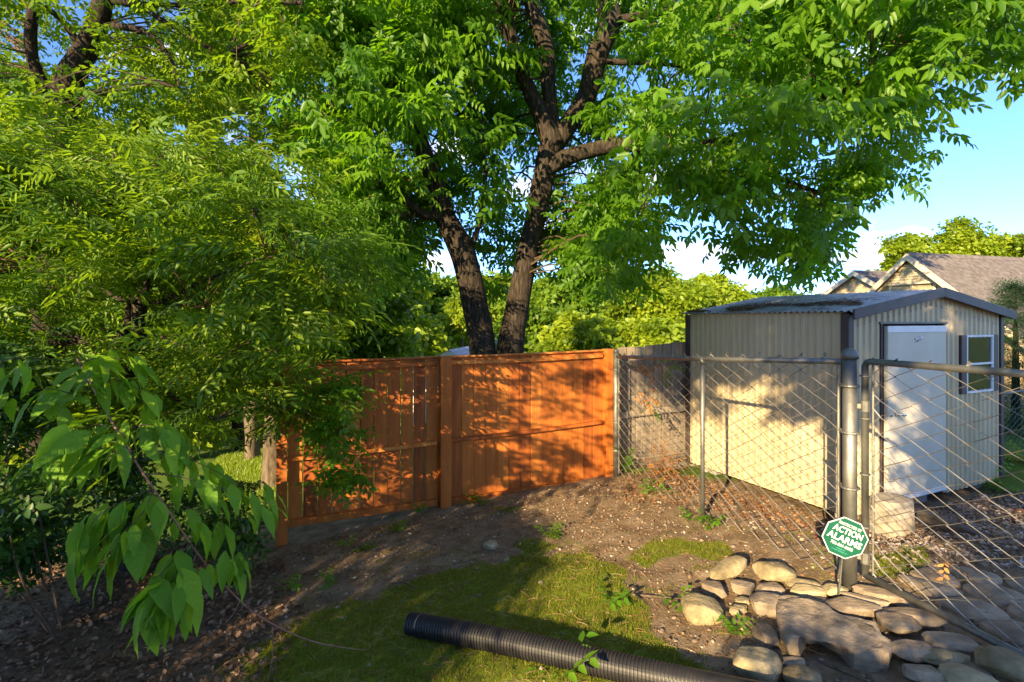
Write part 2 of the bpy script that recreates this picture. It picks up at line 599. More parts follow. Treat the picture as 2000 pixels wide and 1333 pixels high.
def plank(parent, name, s0, s1, off, th, z0, z1, mat, lean=0.0, bevel=.003):
    L = s1 - s0
    mb = MB().box((0, 0, (z1 - z0) / 2), (L, th, z1 - z0), Matrix.Rotation(lean, 3, 'Y'))
    mb.v = [tuple(FROT @ Vector(p)) for p in mb.v]
    return mb.build(name, mat, parent, bevel=bevel, loc=FP((s0 + s1) / 2, off, z0))


def rail(parent, name, s0, s1, off, w, th, za, zb, mat, sag=0.0):
    """a horizontal bearer, sagging a little in the middle"""
    mb = MB()
    n = 9
    vs, fs = [], []
    for i in range(n):
        t = i / (n - 1); s = s0 + (s1 - s0) * t; z = za + (zb - za) * t - sag * 4 * t * (1 - t)
        for do, dz in ((-th / 2, -w / 2), (th / 2, -w / 2), (th / 2, w / 2), (-th / 2, w / 2)):
            vs.append(FP(s, off + do, z + dz))
        if i:
            b = i * 4
            for k in range(4):
                fs.append((b - 4 + k, b - 4 + (k + 1) % 4, b + (k + 1) % 4, b + k))
    fs += [(3, 2, 1, 0), tuple((n - 1) * 4 + k for k in range(4))]
    mb.add(vs, fs)
    return mb.build(name, mat, parent, bevel=.004)


def orange_panel(label, s0, s1, n, ztop0, ztop1, zbot, gap, mid0, mid1, seed, back_rail=True):
    rs = random.Random(seed)
    t = empty('wooden_fence', FP((s0 + s1) / 2, 0, zbot))
    tag(t, label, 'fence', 'stained wooden fence panels')
    inv = Matrix.Translation(-t.location)
    w = (s1 - s0) / n
    objs = []
    for i in range(n):
        a = s0 + i * w
        zt = ztop0 + (ztop1 - ztop0) * (i + .5) / n + rs.uniform(-.006, .006)
        objs.append(plank(t, 'picket', a + gap / 2 * rs.uniform(.3, 1.7), a + w - gap / 2 * rs.uniform(.3, 1.7), .03 + rs.uniform(-.003, .003), .018, zbot + rs.uniform(-.015, .01), zt, M['orange'], rs.uniform(-.003, .003)))
    objs.append(rail(t, 'top_rail', s0 - .01, s1 - .03, -.005, .045, .045, ztop0 - .06, ztop1 - .06, M['orange'], .012))
    objs.append(rail(t, 'middle_rail', s0, s1 - .03, -.0075, .04, .05, mid0, mid1, M['orange'], .01))
    objs.append(rail(t, 'bottom_rail', s0, s1 - .03, -.0075, .07, .05, zbot + .045, zbot + .05, M['orange'], .0))
    objs.append(rail(t, 'cap_board', s0 - .01, s1 - .005, .02, .02, .075, ztop0 + .006, ztop1 + .006, M['orange'], .006))
    for o in objs:
        o.location = Vector(o.location) - t.location
    return t


orange_panel('stained orange board fence panel with narrow gaps, half hidden by the leafy bush', -1.62, -.06, 11, -.43, -.425, -2.09, .009, -1.40, -1.375, 3)
orange_panel('stained orange board fence panel with tight boards in dappled sunlight', .06, 2.11, 14, -.425, -.40, -2.10, .004, -1.36, -1.31, 4)


def fpost(label, s, w, z0, z1, mat, lab_cat='post', off=-.02, group='orange fence posts'):
    mb = MB().box((0, 0, (z1 - z0) / 2), (w, w, z1 - z0))
    mb.v = [tuple(FROT @ Vector(p)) for p in mb.v]
    o = mb.build('fence_post', mat, None, bevel=.004, loc=FP(s, off, z0))
    return tag(o, label, lab_cat, group)


fpost('orange fence post between the two orange panels', 0, .125, -2.35, -.405, M['orange_post'])
fpost('orange fence post at the left end of the fence, half behind the bush leaves', -1.67, .10, -2.45, -.43, M['orange_post'])
fpost('orange fence post at the right end beside the grey boards, in full sun', 2.16, .11, -2.35, -.375, M['orange_post'])

# weathered boards from the orange corner to behind the shed
gf = empty('board_fence', FP(2.9, .05, -2.1))
tag(gf, 'weathered grey board fence between the orange fence and the shed', 'fence')
rs = random.Random(8)
for i in range(12):
    a = 2.25 + i * .147
    o = plank(gf, 'picket', a, a + .140, .12 + rs.uniform(-.004, .004), .018, -2.12 + rs.uniform(-.02, .01), -.385 + i * .010 + rs.uniform(-.012, .008), M['grey_wood'], rs.uniform(-.006, .006))
    o.location -= gf.location
for z in (-.60, -1.27, -1.95):
    o = rail(gf, 'rail', 2.24, 4.0, .075, .085, .04, z, z + .05, M['grey_wood']); o.location -= gf.location
o = plank(gf, 'post', 2.27, 2.36, .06, .05, -2.3, -.42, M['grey_wood']); o.location -= gf.location

# ------------------------------------------------------------------ the shed
M['shed_paint'] = mat_noise('shed_cream_paint', [(.3, (.42, .335, .20)), (.55, (.50, .405, .25)), (.75, (.56, .46, .30))], 1.6, 8, .48, (2, 2, .6), .05, 40, spec=.45)
M['brown_trim'] = mat_noise('brown_trim', [(.3, (.040, .026, .025)), (.7, (.075, .052, .048))], 5, 6, .5, spec=.4, bump=.05)
M['roof_metal'] = mat_noise('roof_galvanised', [(.3, (.20, .205, .24)), (.5, (.36, .37, .42)), (.7, (.50, .52, .58))], 5, 8, .42, (1, 1, 1), .08, 30, metallic=.55, spec=.5)
M['door_white'] = mat_noise('door_white_paint', [(.3, (.46, .42, .33)), (.7, (.57, .52, .42))], 2.5, 7, .45, bump=.04, bump_scale=50, spec=.4)
M['white_trim'] = mat_noise('white_trim', [(.3, (.62, .62, .62)), (.7, (.78, .78, .77))], 4, 5, .5)
M['steel'] = mat_noise('galvanised_steel', [(.3, (.13, .128, .115)), (.55, (.22, .215, .19)), (.75, (.33, .315, .275))], 9, 8, .55, (1, 1, .6), .15, 60, metallic=.75, spec=.5)
M['wire'] = mat_noise('wire_steel', [(.35, (.17, .15, .12)), (.65, (.34, .31, .26))], 6, 5, .55, metallic=.6, spec=.5)
M['chrome'] = mat_noise('handle_metal', [(.3, (.55, .53, .5)), (.7, (.7, .69, .66))], 9, 3, .25, metallic=1)
M['dark'] = mat_noise('dark_interior', [(.3, (.015, .013, .012)), (.7, (.03, .027, .025))], 5, 3, .8)
mg, nt, b = new_mat('window_glass')
b.inputs['Base Color'].default_value = (.012, .016, .018, 1); b.inputs['Roughness'].default_value = .03; b.inputs['Specular IOR Level'].default_value = .8
_tc = nt.nodes.new('ShaderNodeTexCoord'); _n = node(nt, 'ShaderNodeTexNoise', Scale=3.0); nt.links.new(_tc.outputs['Object'], _n.inputs['Vector'])
_b = node(nt, 'ShaderNodeBump', Strength=.25, Distance=.02); nt.links.new(_n.outputs['Fac'], _b.inputs['Height']); nt.links.new(_b.outputs['Normal'], b.inputs['Normal'])
M['glass'] = mg
M['decal'] = mat_noise('worn_decal', [(.45, (.20, .10, .10)), (.55, (.62, .62, .61))], 40, 4, .6)

SZ0, SZ1, SRISE = -1.97, .075, .24
shed = empty('garden_shed', (SH0[0], SH0[1], SZ0), SA)
tag(shed, 'cream corrugated metal shed with brown trim and a low gable roof', 'shed')
HW = SZ1 - SZ0                     # local frame: x along the front, y along the side, z up from the bottom edge


def roof_z(x):
    return HW + SRISE * (1 - abs(x - SW / 2) / (SW / 2))


def rib(t, pitch=.1, amp=.018):
    p = (t / pitch) % 1.0
    for a, b_, fa, fb in ((0, .42, 0, 0), (.42, .55, 0, 1), (.55, .87, 1, 1), (.87, 1.0, 1, 0)):
        if p <= b_:
            q = (p - a) / (b_ - a)
            return amp * (fa + (fb - fa) * q)
    return 0


def rib_pts(a, b_, pitch=.1):
    s = {round(a, 5), round(b_, 5)}
    k = math.floor(a / pitch)
    while k * pitch < b_:
        for f in (0, .42, .55, .87):
            x = (k + f) * pitch
            if a < x < b_: s.add(round(x, 5))
        k += 1
    return sorted(s)


def front_panel(x0, x1, z0=None, z1=None, lap=0.0):
    xs = rib_pts(x0, x1)
    if z1 is None and x0 < SW / 2 < x1: xs = sorted(set(xs + [SW / 2]))
    vs, fs = [], []
    for x in xs:
        y = -rib(x) - lap
        zt = roof_z(x) - .01 if z1 is None else z1
        vs += [(x, y, z0 or 0), (x, y, zt), (x, y + .012, z0 or 0), (x, y + .012, zt)]
    for i in range(len(xs) - 1):
        a = i * 4; c = a + 4
        fs += [(a, c, c + 1, a + 1), (a + 2, a + 3, c + 3, c + 2), (a + 1, c + 1, c + 3, a + 3), (a, a + 2, c + 2, c)]
    return MB().add(vs, fs).build('wall_panel', M['shed_paint'], shed)


DX0, DX1, DZ0, DZ1 = .50, 1.70, .04, 1.925        # door opening
WX0, WX1, WZ0, WZ1 = 2.00, 2.82, 1.105, 1.79      # window with shutters
front_panel(.06, DX0 + .0)
front_panel(DX0 + .001, 1.315, DZ1, None, .003)
front_panel(1.315, DX1, DZ1, None)
front_panel(DX1 + .001, 1.86, None, None, .003)
front_panel(1.861, SW - .05, None, None, .0)


def side_panel(y0, y1, x=0.0, lap=0.0):
    ys = rib_pts(y0, y1, .085)
    vs, fs = [], []
    for y in ys:
        d = -rib(y, .085, .007) - lap if x == 0 else SW + rib(y, .085, .007) + lap
        e = d + (.012 if x == 0 else -.012)
        vs += [(d, y, 0), (d, y, HW), (e, y, 0), (e, y, HW)]
    for i in range(len(ys) - 1):
        a = i * 4; c = a + 4
        fs += [(a, c, c + 1, a + 1), (a + 2, a + 3, c + 3, c + 2), (a + 1, c + 1, c + 3, a + 3), (a, a + 2, c + 2, c)]
    return MB().add(vs, fs).build('wall_panel', M['shed_paint'], shed)


side_panel(.05, .16); side_panel(.161, .82, 0, .002); side_panel(.821, 1.48); side_panel(1.481, SL - .04, 0, .002)
side_panel(.05, SL - .04, 1)
mb = MB()
mb.add([(.05, SL, 0), (SW - .05, SL, 0), (SW - .05, SL, HW), (SW / 2, SL, HW + SRISE - .02), (.05, SL, HW), (.05, SL - .012, 0), (SW - .05, SL - .012, 0), (SW - .05, SL - .012, HW), (SW / 2, SL - .012, HW + SRISE - .02), (.05, SL - .012, HW)],
       [(0, 1, 2, 3, 4), (9, 8, 7, 6, 5), (0, 5, 6, 1), (1, 6, 7, 2), (2, 7, 8, 3), (3, 8, 9, 4), (4, 9, 5, 0)])
mb.build('wall_panel', M['shed_paint'], shed)
for x, y, sx, sy in ((.012, .012, .085, .085), (SW - .012, .012, .075, .075), (.012, SL - .012, .075, .075), (SW - .012, SL - .012, .075, .075)):
    MB().box((x, y, HW / 2 - .004), (sx, sy, HW - .006)).build('corner_trim', M['brown_trim'], shed, bevel=.003)
MB().box((SW / 2, SL / 2, .06), (SW - .14, SL - .14, .10)).build('floor_frame', M['dark'], shed)
for x in (.25, SW / 2, SW - .3):
    for y in (.2, SL - .25):
        MB().box((x, y, -.08), (.2, .2, .17)).build('concrete_block', mat_noise('block', [(.3, (.2, .19, .17)), (.7, (.33, .31, .28))], 9, 5, .9) if 'blk' not in M else M['blk'], shed, bevel=.006)
# roof: two wavy sheets
ov, fo = .07, .10


def roof_sheet(sgn):
    n = 2
    L0, L1 = -fo, SL + .06
    m = int((L1 - L0) / .0115)
    vs, fs = [], []
    for j in range(m + 1):
        y = L0 + (L1 - L0) * j / m
        dz = .010 * math.sin(2 * math.pi * y / .069)
        for x in (-ov, SW / 2) if sgn < 0 else (SW + ov, SW / 2):
            z = HW + SRISE * (1 - abs(x - SW / 2) / (SW / 2)) + .022 + dz
            vs.append((x, y, z)); vs.append((x, y, z - .004))
        if j:
            a = (j - 1) * 4; c = j * 4
            fs += [(a, a + 2, c + 2, c), (a + 1, c + 1, c + 3, a + 3), (a, c, c + 1, a + 1), (a + 2, a + 3, c + 3, c + 2)]
    return MB().add(vs, fs).build('roof_sheet', M['roof_metal'], shed, smooth_shade=False)


roof_sheet(-1); roof_sheet(1)
for sgn in (-1, 1):
    xe = -ov - .015 if sgn < 0 else SW + ov + .015
    ze = HW + SRISE * (1 - abs(xe - SW / 2) / (SW / 2)); zp = HW + SRISE
    pts = [(xe, ze), (SW / 2, zp)]
    vs = []
    for y in (-fo - .022, -fo - .002):
        for (x, z) in pts:
            vs += [(x, y, z - .062), (x, y, z + .042)]
    mb = MB().add(vs, [(0, 2, 3, 1), (4, 5, 7, 6), (0, 1, 5, 4), (2, 6, 7, 3), (1, 3, 7, 5), (0, 4, 6, 2)])
    mb.build('fascia', M['brown_trim'], shed, bevel=.003)
    vs = []
    for y in (-fo - .002, -.015):
        for (x, z) in pts:
            vs += [(x, y, z - .030), (x, y, z - .018)]
    MB().add(vs, [(0, 2, 3, 1), (4, 5, 7, 6), (0, 1, 5, 4), (2, 6, 7, 3), (1, 3, 7, 5), (0, 4, 6, 2)]).build('soffit', M['brown_trim'], shed)
    MB().add([], []) if 0 else None
# roofing screws on the front wall
scr = MB()
for x in np.arange(.15, SW - .1, .1):
    zz = roof_z(x) - .15
    if not (DX0 < x < DX1 and zz < DZ1):
        scr.tube([(x, -.008, zz), (x, -.018, zz)], .006, 6)
scr.build('screw_row', M['steel'], shed)['kind'] = 'stuff'
# door
MB().box(((DX0 + DX1) / 2, .06, (DZ0 + DZ1) / 2), (DX1 - DX0 - .01, .02, DZ1 - DZ0)).build('door_void', M['dark'], shed)
MB().box(((DX0 + DX1) / 2, -.022, DZ1 + .012), (DX1 - DX0 + .05, .035, .022)).build('door_drip_rail', M['steel'], shed, bevel=.003)
for x in (DX0 + .012, DX1 - .010):
    MB().box((x, -.010, (DZ0 + DZ1) / 2), (.022, .04, DZ1 - DZ0)).build('door_jamb', M['brown_trim'] if x < 1 else M['steel'], shed, bevel=.002)
dm = MB().box((.0, 0, 0), (DX1 - DX0 - .10, .035, DZ1 - DZ0 - .03))
door = dm.build('door', M['door_white'], shed, bevel=.004, loc=((DX0 + .07 + DX1 - .022) / 2, -.026, (DZ0 + DZ1) / 2 - .006))
dw, dh = DX1 - DX0 - .10, DZ1 - DZ0 - .03
MB().box((0, -.021, dh / 2 - .035), (dw, .010, .07)).build('top_strip', M['white_trim'], door, bevel=.002)
MB().box((-dw / 2 + .022, -.0205, -.036), (.036, .008, dh - .08)).build('edge_strip', M['door_white'], door, bevel=.002)
MB().box((.02, -.021, -dh / 2 + .03), (dw - .05, .010, .05)).build('kick_strip', M['white_trim'], door, bevel=.002)
hd = MB()
hd.tube([(-dw / 2 + .16, -.018, .0), (-dw / 2 + .16, -.055, .0)], [.030, .014], 12)
hd.tube([(-dw / 2 + .16, -.050, .0), (-dw / 2 + .19, -.060, -.004), (-dw / 2 + .25, -.060, -.012)], [.014, .012, .010], 10)
hd.build('handle', M['chrome'], door, True)
MB().tube([(-dw / 2 + .05, -.02, .0), (-dw / 2 + .05, -.032, .0)], .018, 10).build('latch', M['chrome'], door, True)
n = 20
MB().add([(.0 + .10 * math.cos(2 * math.pi * k / n) * (1 + .12 * math.sin(3 * k)), -.0192, dh / 2 - .145 + .028 * math.sin(2 * math.pi * k / n) + .02 * math.cos(2 * math.pi * k / n)) for k in range(n)], [tuple(range(n))]).build('worn_decal', M['decal'], door)
# window
win = empty('window', ((WX0 + WX1) / 2, 0, (WZ0 + WZ1) / 2)); win.parent = shed
ww, wh = WX1 - WX0, WZ1 - WZ0
for s in (-1, 1):
    MB().box((s * (ww / 2 - .055), -.028, 0), (.11, .03, wh)).build('shutter', M['brown_trim'], win, bevel=.004)
gw = ww - .22 - .004
MB().box((0, -.014, 0), (gw - .04, .006, wh - .04)).build('pane_backing', M['dark'], win)
for z0, z1 in ((-wh / 2 + .035, -.014), (.014, wh / 2 - .035)):
    MB().box((0, -.022, (z0 + z1) / 2), (gw - .055, .004, z1 - z0)).build('pane', M['glass'], win)
fr = MB()
for s in (-1, 1):
    fr.box((s * (gw / 2 - .012), -.028, 0), (.022, .032, wh - .004))
    fr.box((0, -.027, s * (wh / 2 - .014)), (gw - .046, .03, .024))
fr.box((0, -.029, 0), (gw - .046, .026, .024))
fr.build('frame', M['white_trim'], win, bevel=.003)

# concrete pier under the door
M['concrete'] = mat_noise('concrete', [(.3, (.22, .18, .13)), (.7, (.38, .33, .255))], 8, 8, .9, bump=.4, bump_scale=25)
c = at(1741, 1030, 5.02)
zb = gz1(c.x, c.y)
prof = [(0, .205), (.05, .20), (.30, .185), (.345, .182), (.36, .172)]
vs, fs = [], []
for (h, r) in prof:
    for k in range(24):
        a = 2 * math.pi * k / 24
        e = 3.2
        ca, sa = math.cos(a), math.sin(a)
        q = (abs(ca) ** e + abs(sa) ** e) ** (-1 / e)
        vs.append((q * r * ca, q * r * sa * .8, h))
for i in range(len(prof) - 1):
    for k in range(24):
        fs.append((i * 24 + k, i * 24 + (k + 1) % 24, (i + 1) * 24 + (k + 1) % 24, (i + 1) * 24 + k))
fs.append(tuple((len(prof) - 1) * 24 + k for k in range(24)))
o = MB().add(vs, fs).build('concrete_step', M['concrete'], None, loc=(c.x, c.y, zb - .03)); o.rotation_euler.z = SA
tag(o, 'rough concrete block standing as a step below the shed door', 'step')

# ------------------------------------------------------------------ chain-link fence and gate
G = np.array([2.27, 3.44]); T = np.array([1.32, 6.50]); Lp = np.array([1.79, 4.81])


def rail_z(p):
    t = (T[1] - p[1]) / (T[1] - G[1])
    return -.47 + .185 * t


def chain_mesh(a, b_, za0, za1, zb0, zb1, name, parent, mat, d=.100, r=.0046, top_barb=.03, seed=0, bulge=.02):
    """zig-zag wires hooked into each other between a and b (bottom za0.. top za1 at a)"""
    a = np.array(a); b_ = np.array(b_)
    L = np.linalg.norm(b_ - a); dr = (b_ - a) / L; nr = np.array([-dr[1], dr[0]])
    n = int(L / d)
    mb = MB()
    rsd = random.Random(seed)
    for i in range(n + 1):
        s = i * d
        t = s / L
        z0 = za0 + (zb0 - za0) * t; z1 = za1 + (zb1 - za1) * t
        m = int((z1 - z0) / (d * .52))
        pts = []
        for k in range(m + 1):
            z = z1 + top_barb - (z1 + top_barb - z0) * k / m
            side = .5 if (k + i) % 2 else -.5
            ss = s + side * d * 1.03
            bl = bulge * mnoise.noise(Vector((ss * 1.1, z * 1.3, seed)))
            ss = min(max(ss, 0.0), L)
            q = a + dr * ss + nr * (bl + (.0035 if (k + i) % 2 else -.0035))
            pts.append((q[0], q[1], z + .006 * rsd.uniform(-1, 1)))
        if top_barb:
            p0 = pts[0]
            if rsd.random() < .75:
                pts.insert(0, (p0[0] + dr[0] * .016 * rsd.uniform(-1, 1), p0[1] + dr[1] * .02, p0[2] + rsd.uniform(0, .022)))
        mb.tube(pts, r, 4, cap=False)
    o = mb.build(name, mat, parent)
    o['kind'] = 'stuff'
    return o


cf = empty('chain_link_fence', (Lp[0], Lp[1], gz1(*Lp)))
tag(cf, 'rusty galvanised chain-link fence running from the wooden fence corner to the gate post', 'fence')
cfparts = []
mb = MB().tube([(T[0], T[1], gz1(*T) - .05), (T[0], T[1], rail_z(T) + .06)], .036, 14)
mb.tube([(T[0], T[1], rail_z(T) + .06), (T[0], T[1], rail_z(T) + .085), (T[0], T[1], rail_z(T) + .098)], [.040, .032, .008], 14)
cfparts.append(mb.build('terminal_post', M['steel'], None, True))
mb = MB().tube([(Lp[0], Lp[1], gz1(*Lp) - .05), (Lp[0], Lp[1], rail_z(Lp) - .005)], .020, 12)
mb.tube([(Lp[0], Lp[1], rail_z(Lp) - .05), (Lp[0], Lp[1], rail_z(Lp) + .01)], .026, 12)
cfparts.append(mb.build('line_post', M['steel'], None, True))
gtop = (625 - 688) / 1000 * 3.44
mb = MB().tube([(G[0], G[1], gz1(*G) - .1), (G[0], G[1], gtop - .03)], .0425, 20)
cfparts.append(mb.build('gate_post', M['steel'], None, True))
mb = MB().tube([(G[0], G[1], gtop - .045), (G[0], G[1], gtop - .02), (G[0], G[1], gtop), (G[0], G[1], gtop + .02), (G[0], G[1], gtop + .03)], [.052, .052, .045, .028, .005], 18)
cfparts.append(mb.build('post_cap', M['steel'], None, True))
u = (G - T) / np.linalg.norm(G - T)
mb = MB().tube([(T[0], T[1], rail_z(T)), (Lp[0], Lp[1], rail_z(Lp)), (G[0] - u[0] * .05, G[1] - u[1] * .05, rail_z(G))], .021, 12)
cfparts.append(mb.build('top_rail', M['steel'], None, True))
# tension bars and bands beside the posts
for P_, sg, rr in ((T, 1, .036), (G, -1, .0465)):
    q = P_ + u * sg * (.075 if sg > 0 else .085)
    zt = rail_z(P_) + .02; z0 = gz1(*P_) + .06
    cfparts.append(MB().tube([(q[0], q[1], z0), (q[0], q[1], zt)], .009, 6).build('tension_bar', M['steel'], None))
    for f in (.12, .33, .58, .82):
        z = zt - f * (zt - z0)
        mb = MB()
        ring = []
        for k in range(17):
            a = 2 * math.pi * k / 16
            ring.append((P_[0] + (rr + .004) * math.cos(a), P_[1] + (rr + .004) * math.sin(a), z))
        mb.tube(ring, .009, 6, cap=False)
        mb.box(((P_[0] + q[0]) / 2, (P_[1] + q[1]) / 2, z), (.012, .11, .022), Matrix.Rotation(math.atan2(u[1], u[0]) - math.pi / 2, 3, 'Z'))
        cfparts.append(mb.build('tension_band', M['steel'], None))
cfparts.append(chain_mesh(T + u * .06, G - u * .075, gz1(*T) + .03, rail_z(T) + .01, gz1(*G) + .04, rail_z(G) + .01, 'chain_link_mesh', None, M['wire'], seed=1))
for o in cfparts:
    o.parent = cf; o.location = -cf.location

gate = empty('chain_link_gate', (2.36, 3.36, gz1(2.36, 3.36)))
tag(gate, 'galvanised chain-link gate standing open at the right edge beside the stone paving', 'gate')
g0 = np.array([2.345, 3.40]); gd = np.array([.28, -.96]); gd /= np.linalg.norm(gd)
g1 = g0 + gd * 1.5
GT, GB = -.275, -1.70


def g(s, z): 
    p = g0 + gd * s
    return (p[0], p[1], z)


gp = []
def bend(s0, s1, z, zc, r=.06):
    return [g(s0, zc), ]


gp.append(MB().tube([g(0, GB), g(0, GT - .03), g(.012, GT - .010), g(.035, GT), g(.75, GT + .002), g(1.5, GT)], .0215, 14).build('frame_tube', M['steel'], None, True))
gp.append(MB().tube([g(0, GB + .005), g(.75, GB), g(1.5, GB)], .0215, 14).build('bottom_tube', M['steel'], None, True))
gp.append(MB().tube([g(1.5, GB), g(1.5, GT)], .0215, 12).build('end_tube', M['steel'], None, True))
gp.append(MB().tube([g(.055, GB + .03), g(.055, GT - .02)], .008, 6).build('tension_bar', M['steel'], None))
for z in (GT - .10, GT - .38, GT - .75, GT - 1.1):
    mb = MB()
    ring = [(g0[0] + .026 * math.cos(2 * math.pi * k / 12), g0[1] + .026 * math.sin(2 * math.pi * k / 12), z) for k in range(13)]
    mb.tube(ring, .007, 6, cap=False)
    gp.append(mb.build('tension_band', M['steel'], None))
for z in (GT - .30, GB + .12):
    mb = MB().box(((g0[0] + G[0]) / 2, (g0[1] + G[1]) / 2, z), (.09, .02, .03), Matrix.Rotation(math.atan2(g0[1] - G[1], g0[0] - G[0]), 3, 'Z'))
    mb.tube([(g0[0], g0[1], z - .035), (g0[0], g0[1], z + .035)], .027, 12)
    gp.append(mb.build('hinge', M['steel'], None))
gp.append(chain_mesh(g0 + gd * .05, g1 - gd * .03, GB - .005, GT + .008, GB - .005, GT + .008, 'chain_link_mesh', None, M['wire'], seed=4, top_barb=.012, bulge=.012))
for o in gp:
    o.parent = gate; o.location = -gate.location

# ------------------------------------------------------------------ house beyond
M['shingle'] = mat_noise('roof_shingles', [(.3, (.095, .082, .076)), (.5, (.15, .13, .12)), (.7, (.21, .185, .17))], 9, 6, .95, (1, 1, 1), .3, 40, spec=.15)
M['house_wall'] = mat_noise('house_tan_siding', [(.3, (.44, .34, .20)), (.7, (.52, .41, .26))], 3, 5, .75)
M['house_trim'] = mat_noise('house_cream_trim', [(.3, (.62, .53, .38)), (.7, (.72, .63, .47))], 3, 5, .65)


def gable_house(name, label, peak, ang, half, pitch, length, wall_h, vent=True, mats=None, cat='house'):
    """peak: top of the front gable; ang: bearing of the ridge; local x across the gable, y along the ridge"""
    wallm, trimm, roofm = mats or (M['house_wall'], M['house_trim'], M['shingle'])
    drop = half * math.tan(pitch)
    t = empty(name, (peak[0], peak[1], peak[2] - drop - wall_h), ang - math.pi / 2)
    tag(t, label, cat)
    ez = wall_h; pz = wall_h + drop
    ins = .18
    mb = MB()
    hi = half - .25
    zi = pz - hi * math.tan(pitch)
    for y in (ins, length - ins):
        mb.add([(-hi, y, 0), (hi, y, 0), (hi, y, zi - .05), (0, y, pz - .06), (-hi, y, zi - .05)], [(0, 1, 2, 3, 4)])
    for x in (-hi, hi):
        mb.add([(x, ins, 0), (x, length - ins, 0), (x, length - ins, zi - .05), (x, ins, zi - .05)], [(0, 1, 2, 3)])
    mb.build('wall', wallm, t)
    # roof slopes laid in courses, each lapping the one below
    for sgn in (-1, 1):
        mb = MB()
        sl = half / math.cos(pitch)
        nco = max(6, int(sl / .145))
        rsd = random.Random(3)
        for k in range(nco):
            a0 = k / nco; a1 = (k + 1) / nco + .02
            def P(a, y, up): return (sgn * half * a, y, pz - drop * a + up)
            y = 0.0
            while y < length - 1e-6:
                wdt = min(.33 * rsd.uniform(.7, 1.3), length - y)
                j = rsd.uniform(0, .006)
                u0, u1 = .004, .028 + j
                vs = [P(a0, y, u0), P(a0, y + wdt - .008, u0), P(a1, y + wdt - .008, u1), P(a1, y, u1), P(a1, y, u1 - .03), P(a1, y + wdt - .008, u1 - .03)]
                mb.add(vs, [(0, 1, 2, 3), (3, 2, 5, 4)])
                y += wdt
        o = mb.build('roof_shingles', roofm, t); o['kind'] = 'stuff'
        MB().add([(0, 0, pz - .005), (0, length, pz - .005), (sgn * half, length, ez - .005), (sgn * half, 0, ez - .005), (0, 0, pz - .08), (0, length, pz - .08), (sgn * half, length, ez - .08), (sgn * half, 0, ez - .08)],
                 [(0, 1, 2, 3), (4, 7, 6, 5), (0, 4, 5, 1), (1, 5, 6, 2), (2, 6, 7, 3), (3, 7, 4, 0)]).build('roof_deck', roofm, t)
        # rake board
        wv = .17
        vs = []
        for y in (-.03, -.004):
            for a in (0, 1):
                vs += [(sgn * half * a, y, pz - drop * a - wv), (sgn * half * a, y, pz - drop * a + .015)]
        MB().add(vs, [(0, 2, 3, 1), (4, 5, 7, 6), (0, 1, 5, 4), (2, 6, 7, 3), (1, 3, 7, 5), (0, 4, 6, 2)]).build('rake_board', trimm, t)
    rc = MB()
    rc.add([(-.12, -.02, pz - .12 * math.tan(pitch) + .03), (0, -.02, pz + .045), (.12, -.02, pz - .12 * math.tan(pitch) + .03), (-.12, length, pz - .12 * math.tan(pitch) + .03), (0, length, pz + .045), (.12, length, pz - .12 * math.tan(pitch) + .03)],
           [(0, 1, 4, 3), (1, 2, 5, 4)])
    rc.build('ridge_cap', roofm, t)
    if vent:
        vz = pz - .78; hb = .62
        v = MB().add([(-hb, ins - .03, vz), (hb, ins - .03, vz), (0, ins - .03, pz - .16)], [(0, 1, 2)]).build('gable_vent', trimm, t)
        k = 0
        z = vz
        while z < pz - .26:
            w = hb * (pz - .16 - z) / (pz - .16 - vz)
            MB().box((0, ins - .05, z + .02), (2 * w, .012, .05), Matrix.Rotation(.6, 3, 'X')).build('louver', wallm if k < 0 else trimm, v)
            z += .075; k += 1
        MB().box((0, ins - .05, vz - .03), (2 * hb + .1, .05, .05)).build('vent_sill', trimm, t)
        for x in np.arange(-2.4, 2.5, .6):
            zt = pz - abs(x) * math.tan(pitch) - .1
            if abs(x) < hb: zt = min(zt, vz - .06)
            MB().box((x, ins - .014, zt / 2), (.07, .024, zt)).build('batten', trimm, t)
    return t


gable_house('house', 'tan house with a grey shingle roof and louvred gable rising behind the shed', (10.8, 14.0, 1.80), math.atan2(.26, .966), 3.3, R(41), 9.0, 1.9)
gable_house('house', 'tan house wing with low shingle roof seen behind the tree leaves, left of the gable', (13.0, 19.5, 1.85), math.atan2(.26, .966), 2.2, R(30), 6.0, 2.4, vent=False)
M['white_siding'] = mat_noise('white_siding', [(.3, (.6, .6, .58)), (.7, (.72, .72, .70))], 2, 4, .7)
M['grey_roof'] = mat_noise('grey_roof', [(.3, (.28, .29, .31)), (.7, (.40, .41, .43))], 6, 5, .8)
gable_house('outbuilding', 'white outbuilding whose pale grey roof tip shows above the orange fence', (-2.0, 16.2, -1.0), R(80), 1.7, R(24), 4.0, 2.0, vent=False, mats=(M['white_siding'], M['white_siding'], M['grey_roof']), cat='outbuilding')

# ------------------------------------------------------------------ trees
def limb(mb, ctrl, n=10, per=6, wob=.10, seed=0):
    """ctrl: (u, v, depth, radius) in the photograph's terms, turned into points of the place"""
    q = spline([(*at(u, v, Y), r) for (u, v, Y, r) in ctrl], per)
    mb.tube([p[:3] for p in q], [max(p[3], .002) for p in q], n, wob=wob, seed=seed)
    return [np.array(p[:3]) for p in q]


def limb3(mb, ctrl, n=8, per=6, wob=.08, seed=0):
    q = spline(ctrl, per)
    mb.tube([p[:3] for p in q], [max(p[3], .002) for p in q], n, wob=wob, seed=seed)
    return [np.array(p[:3]) for p in q]


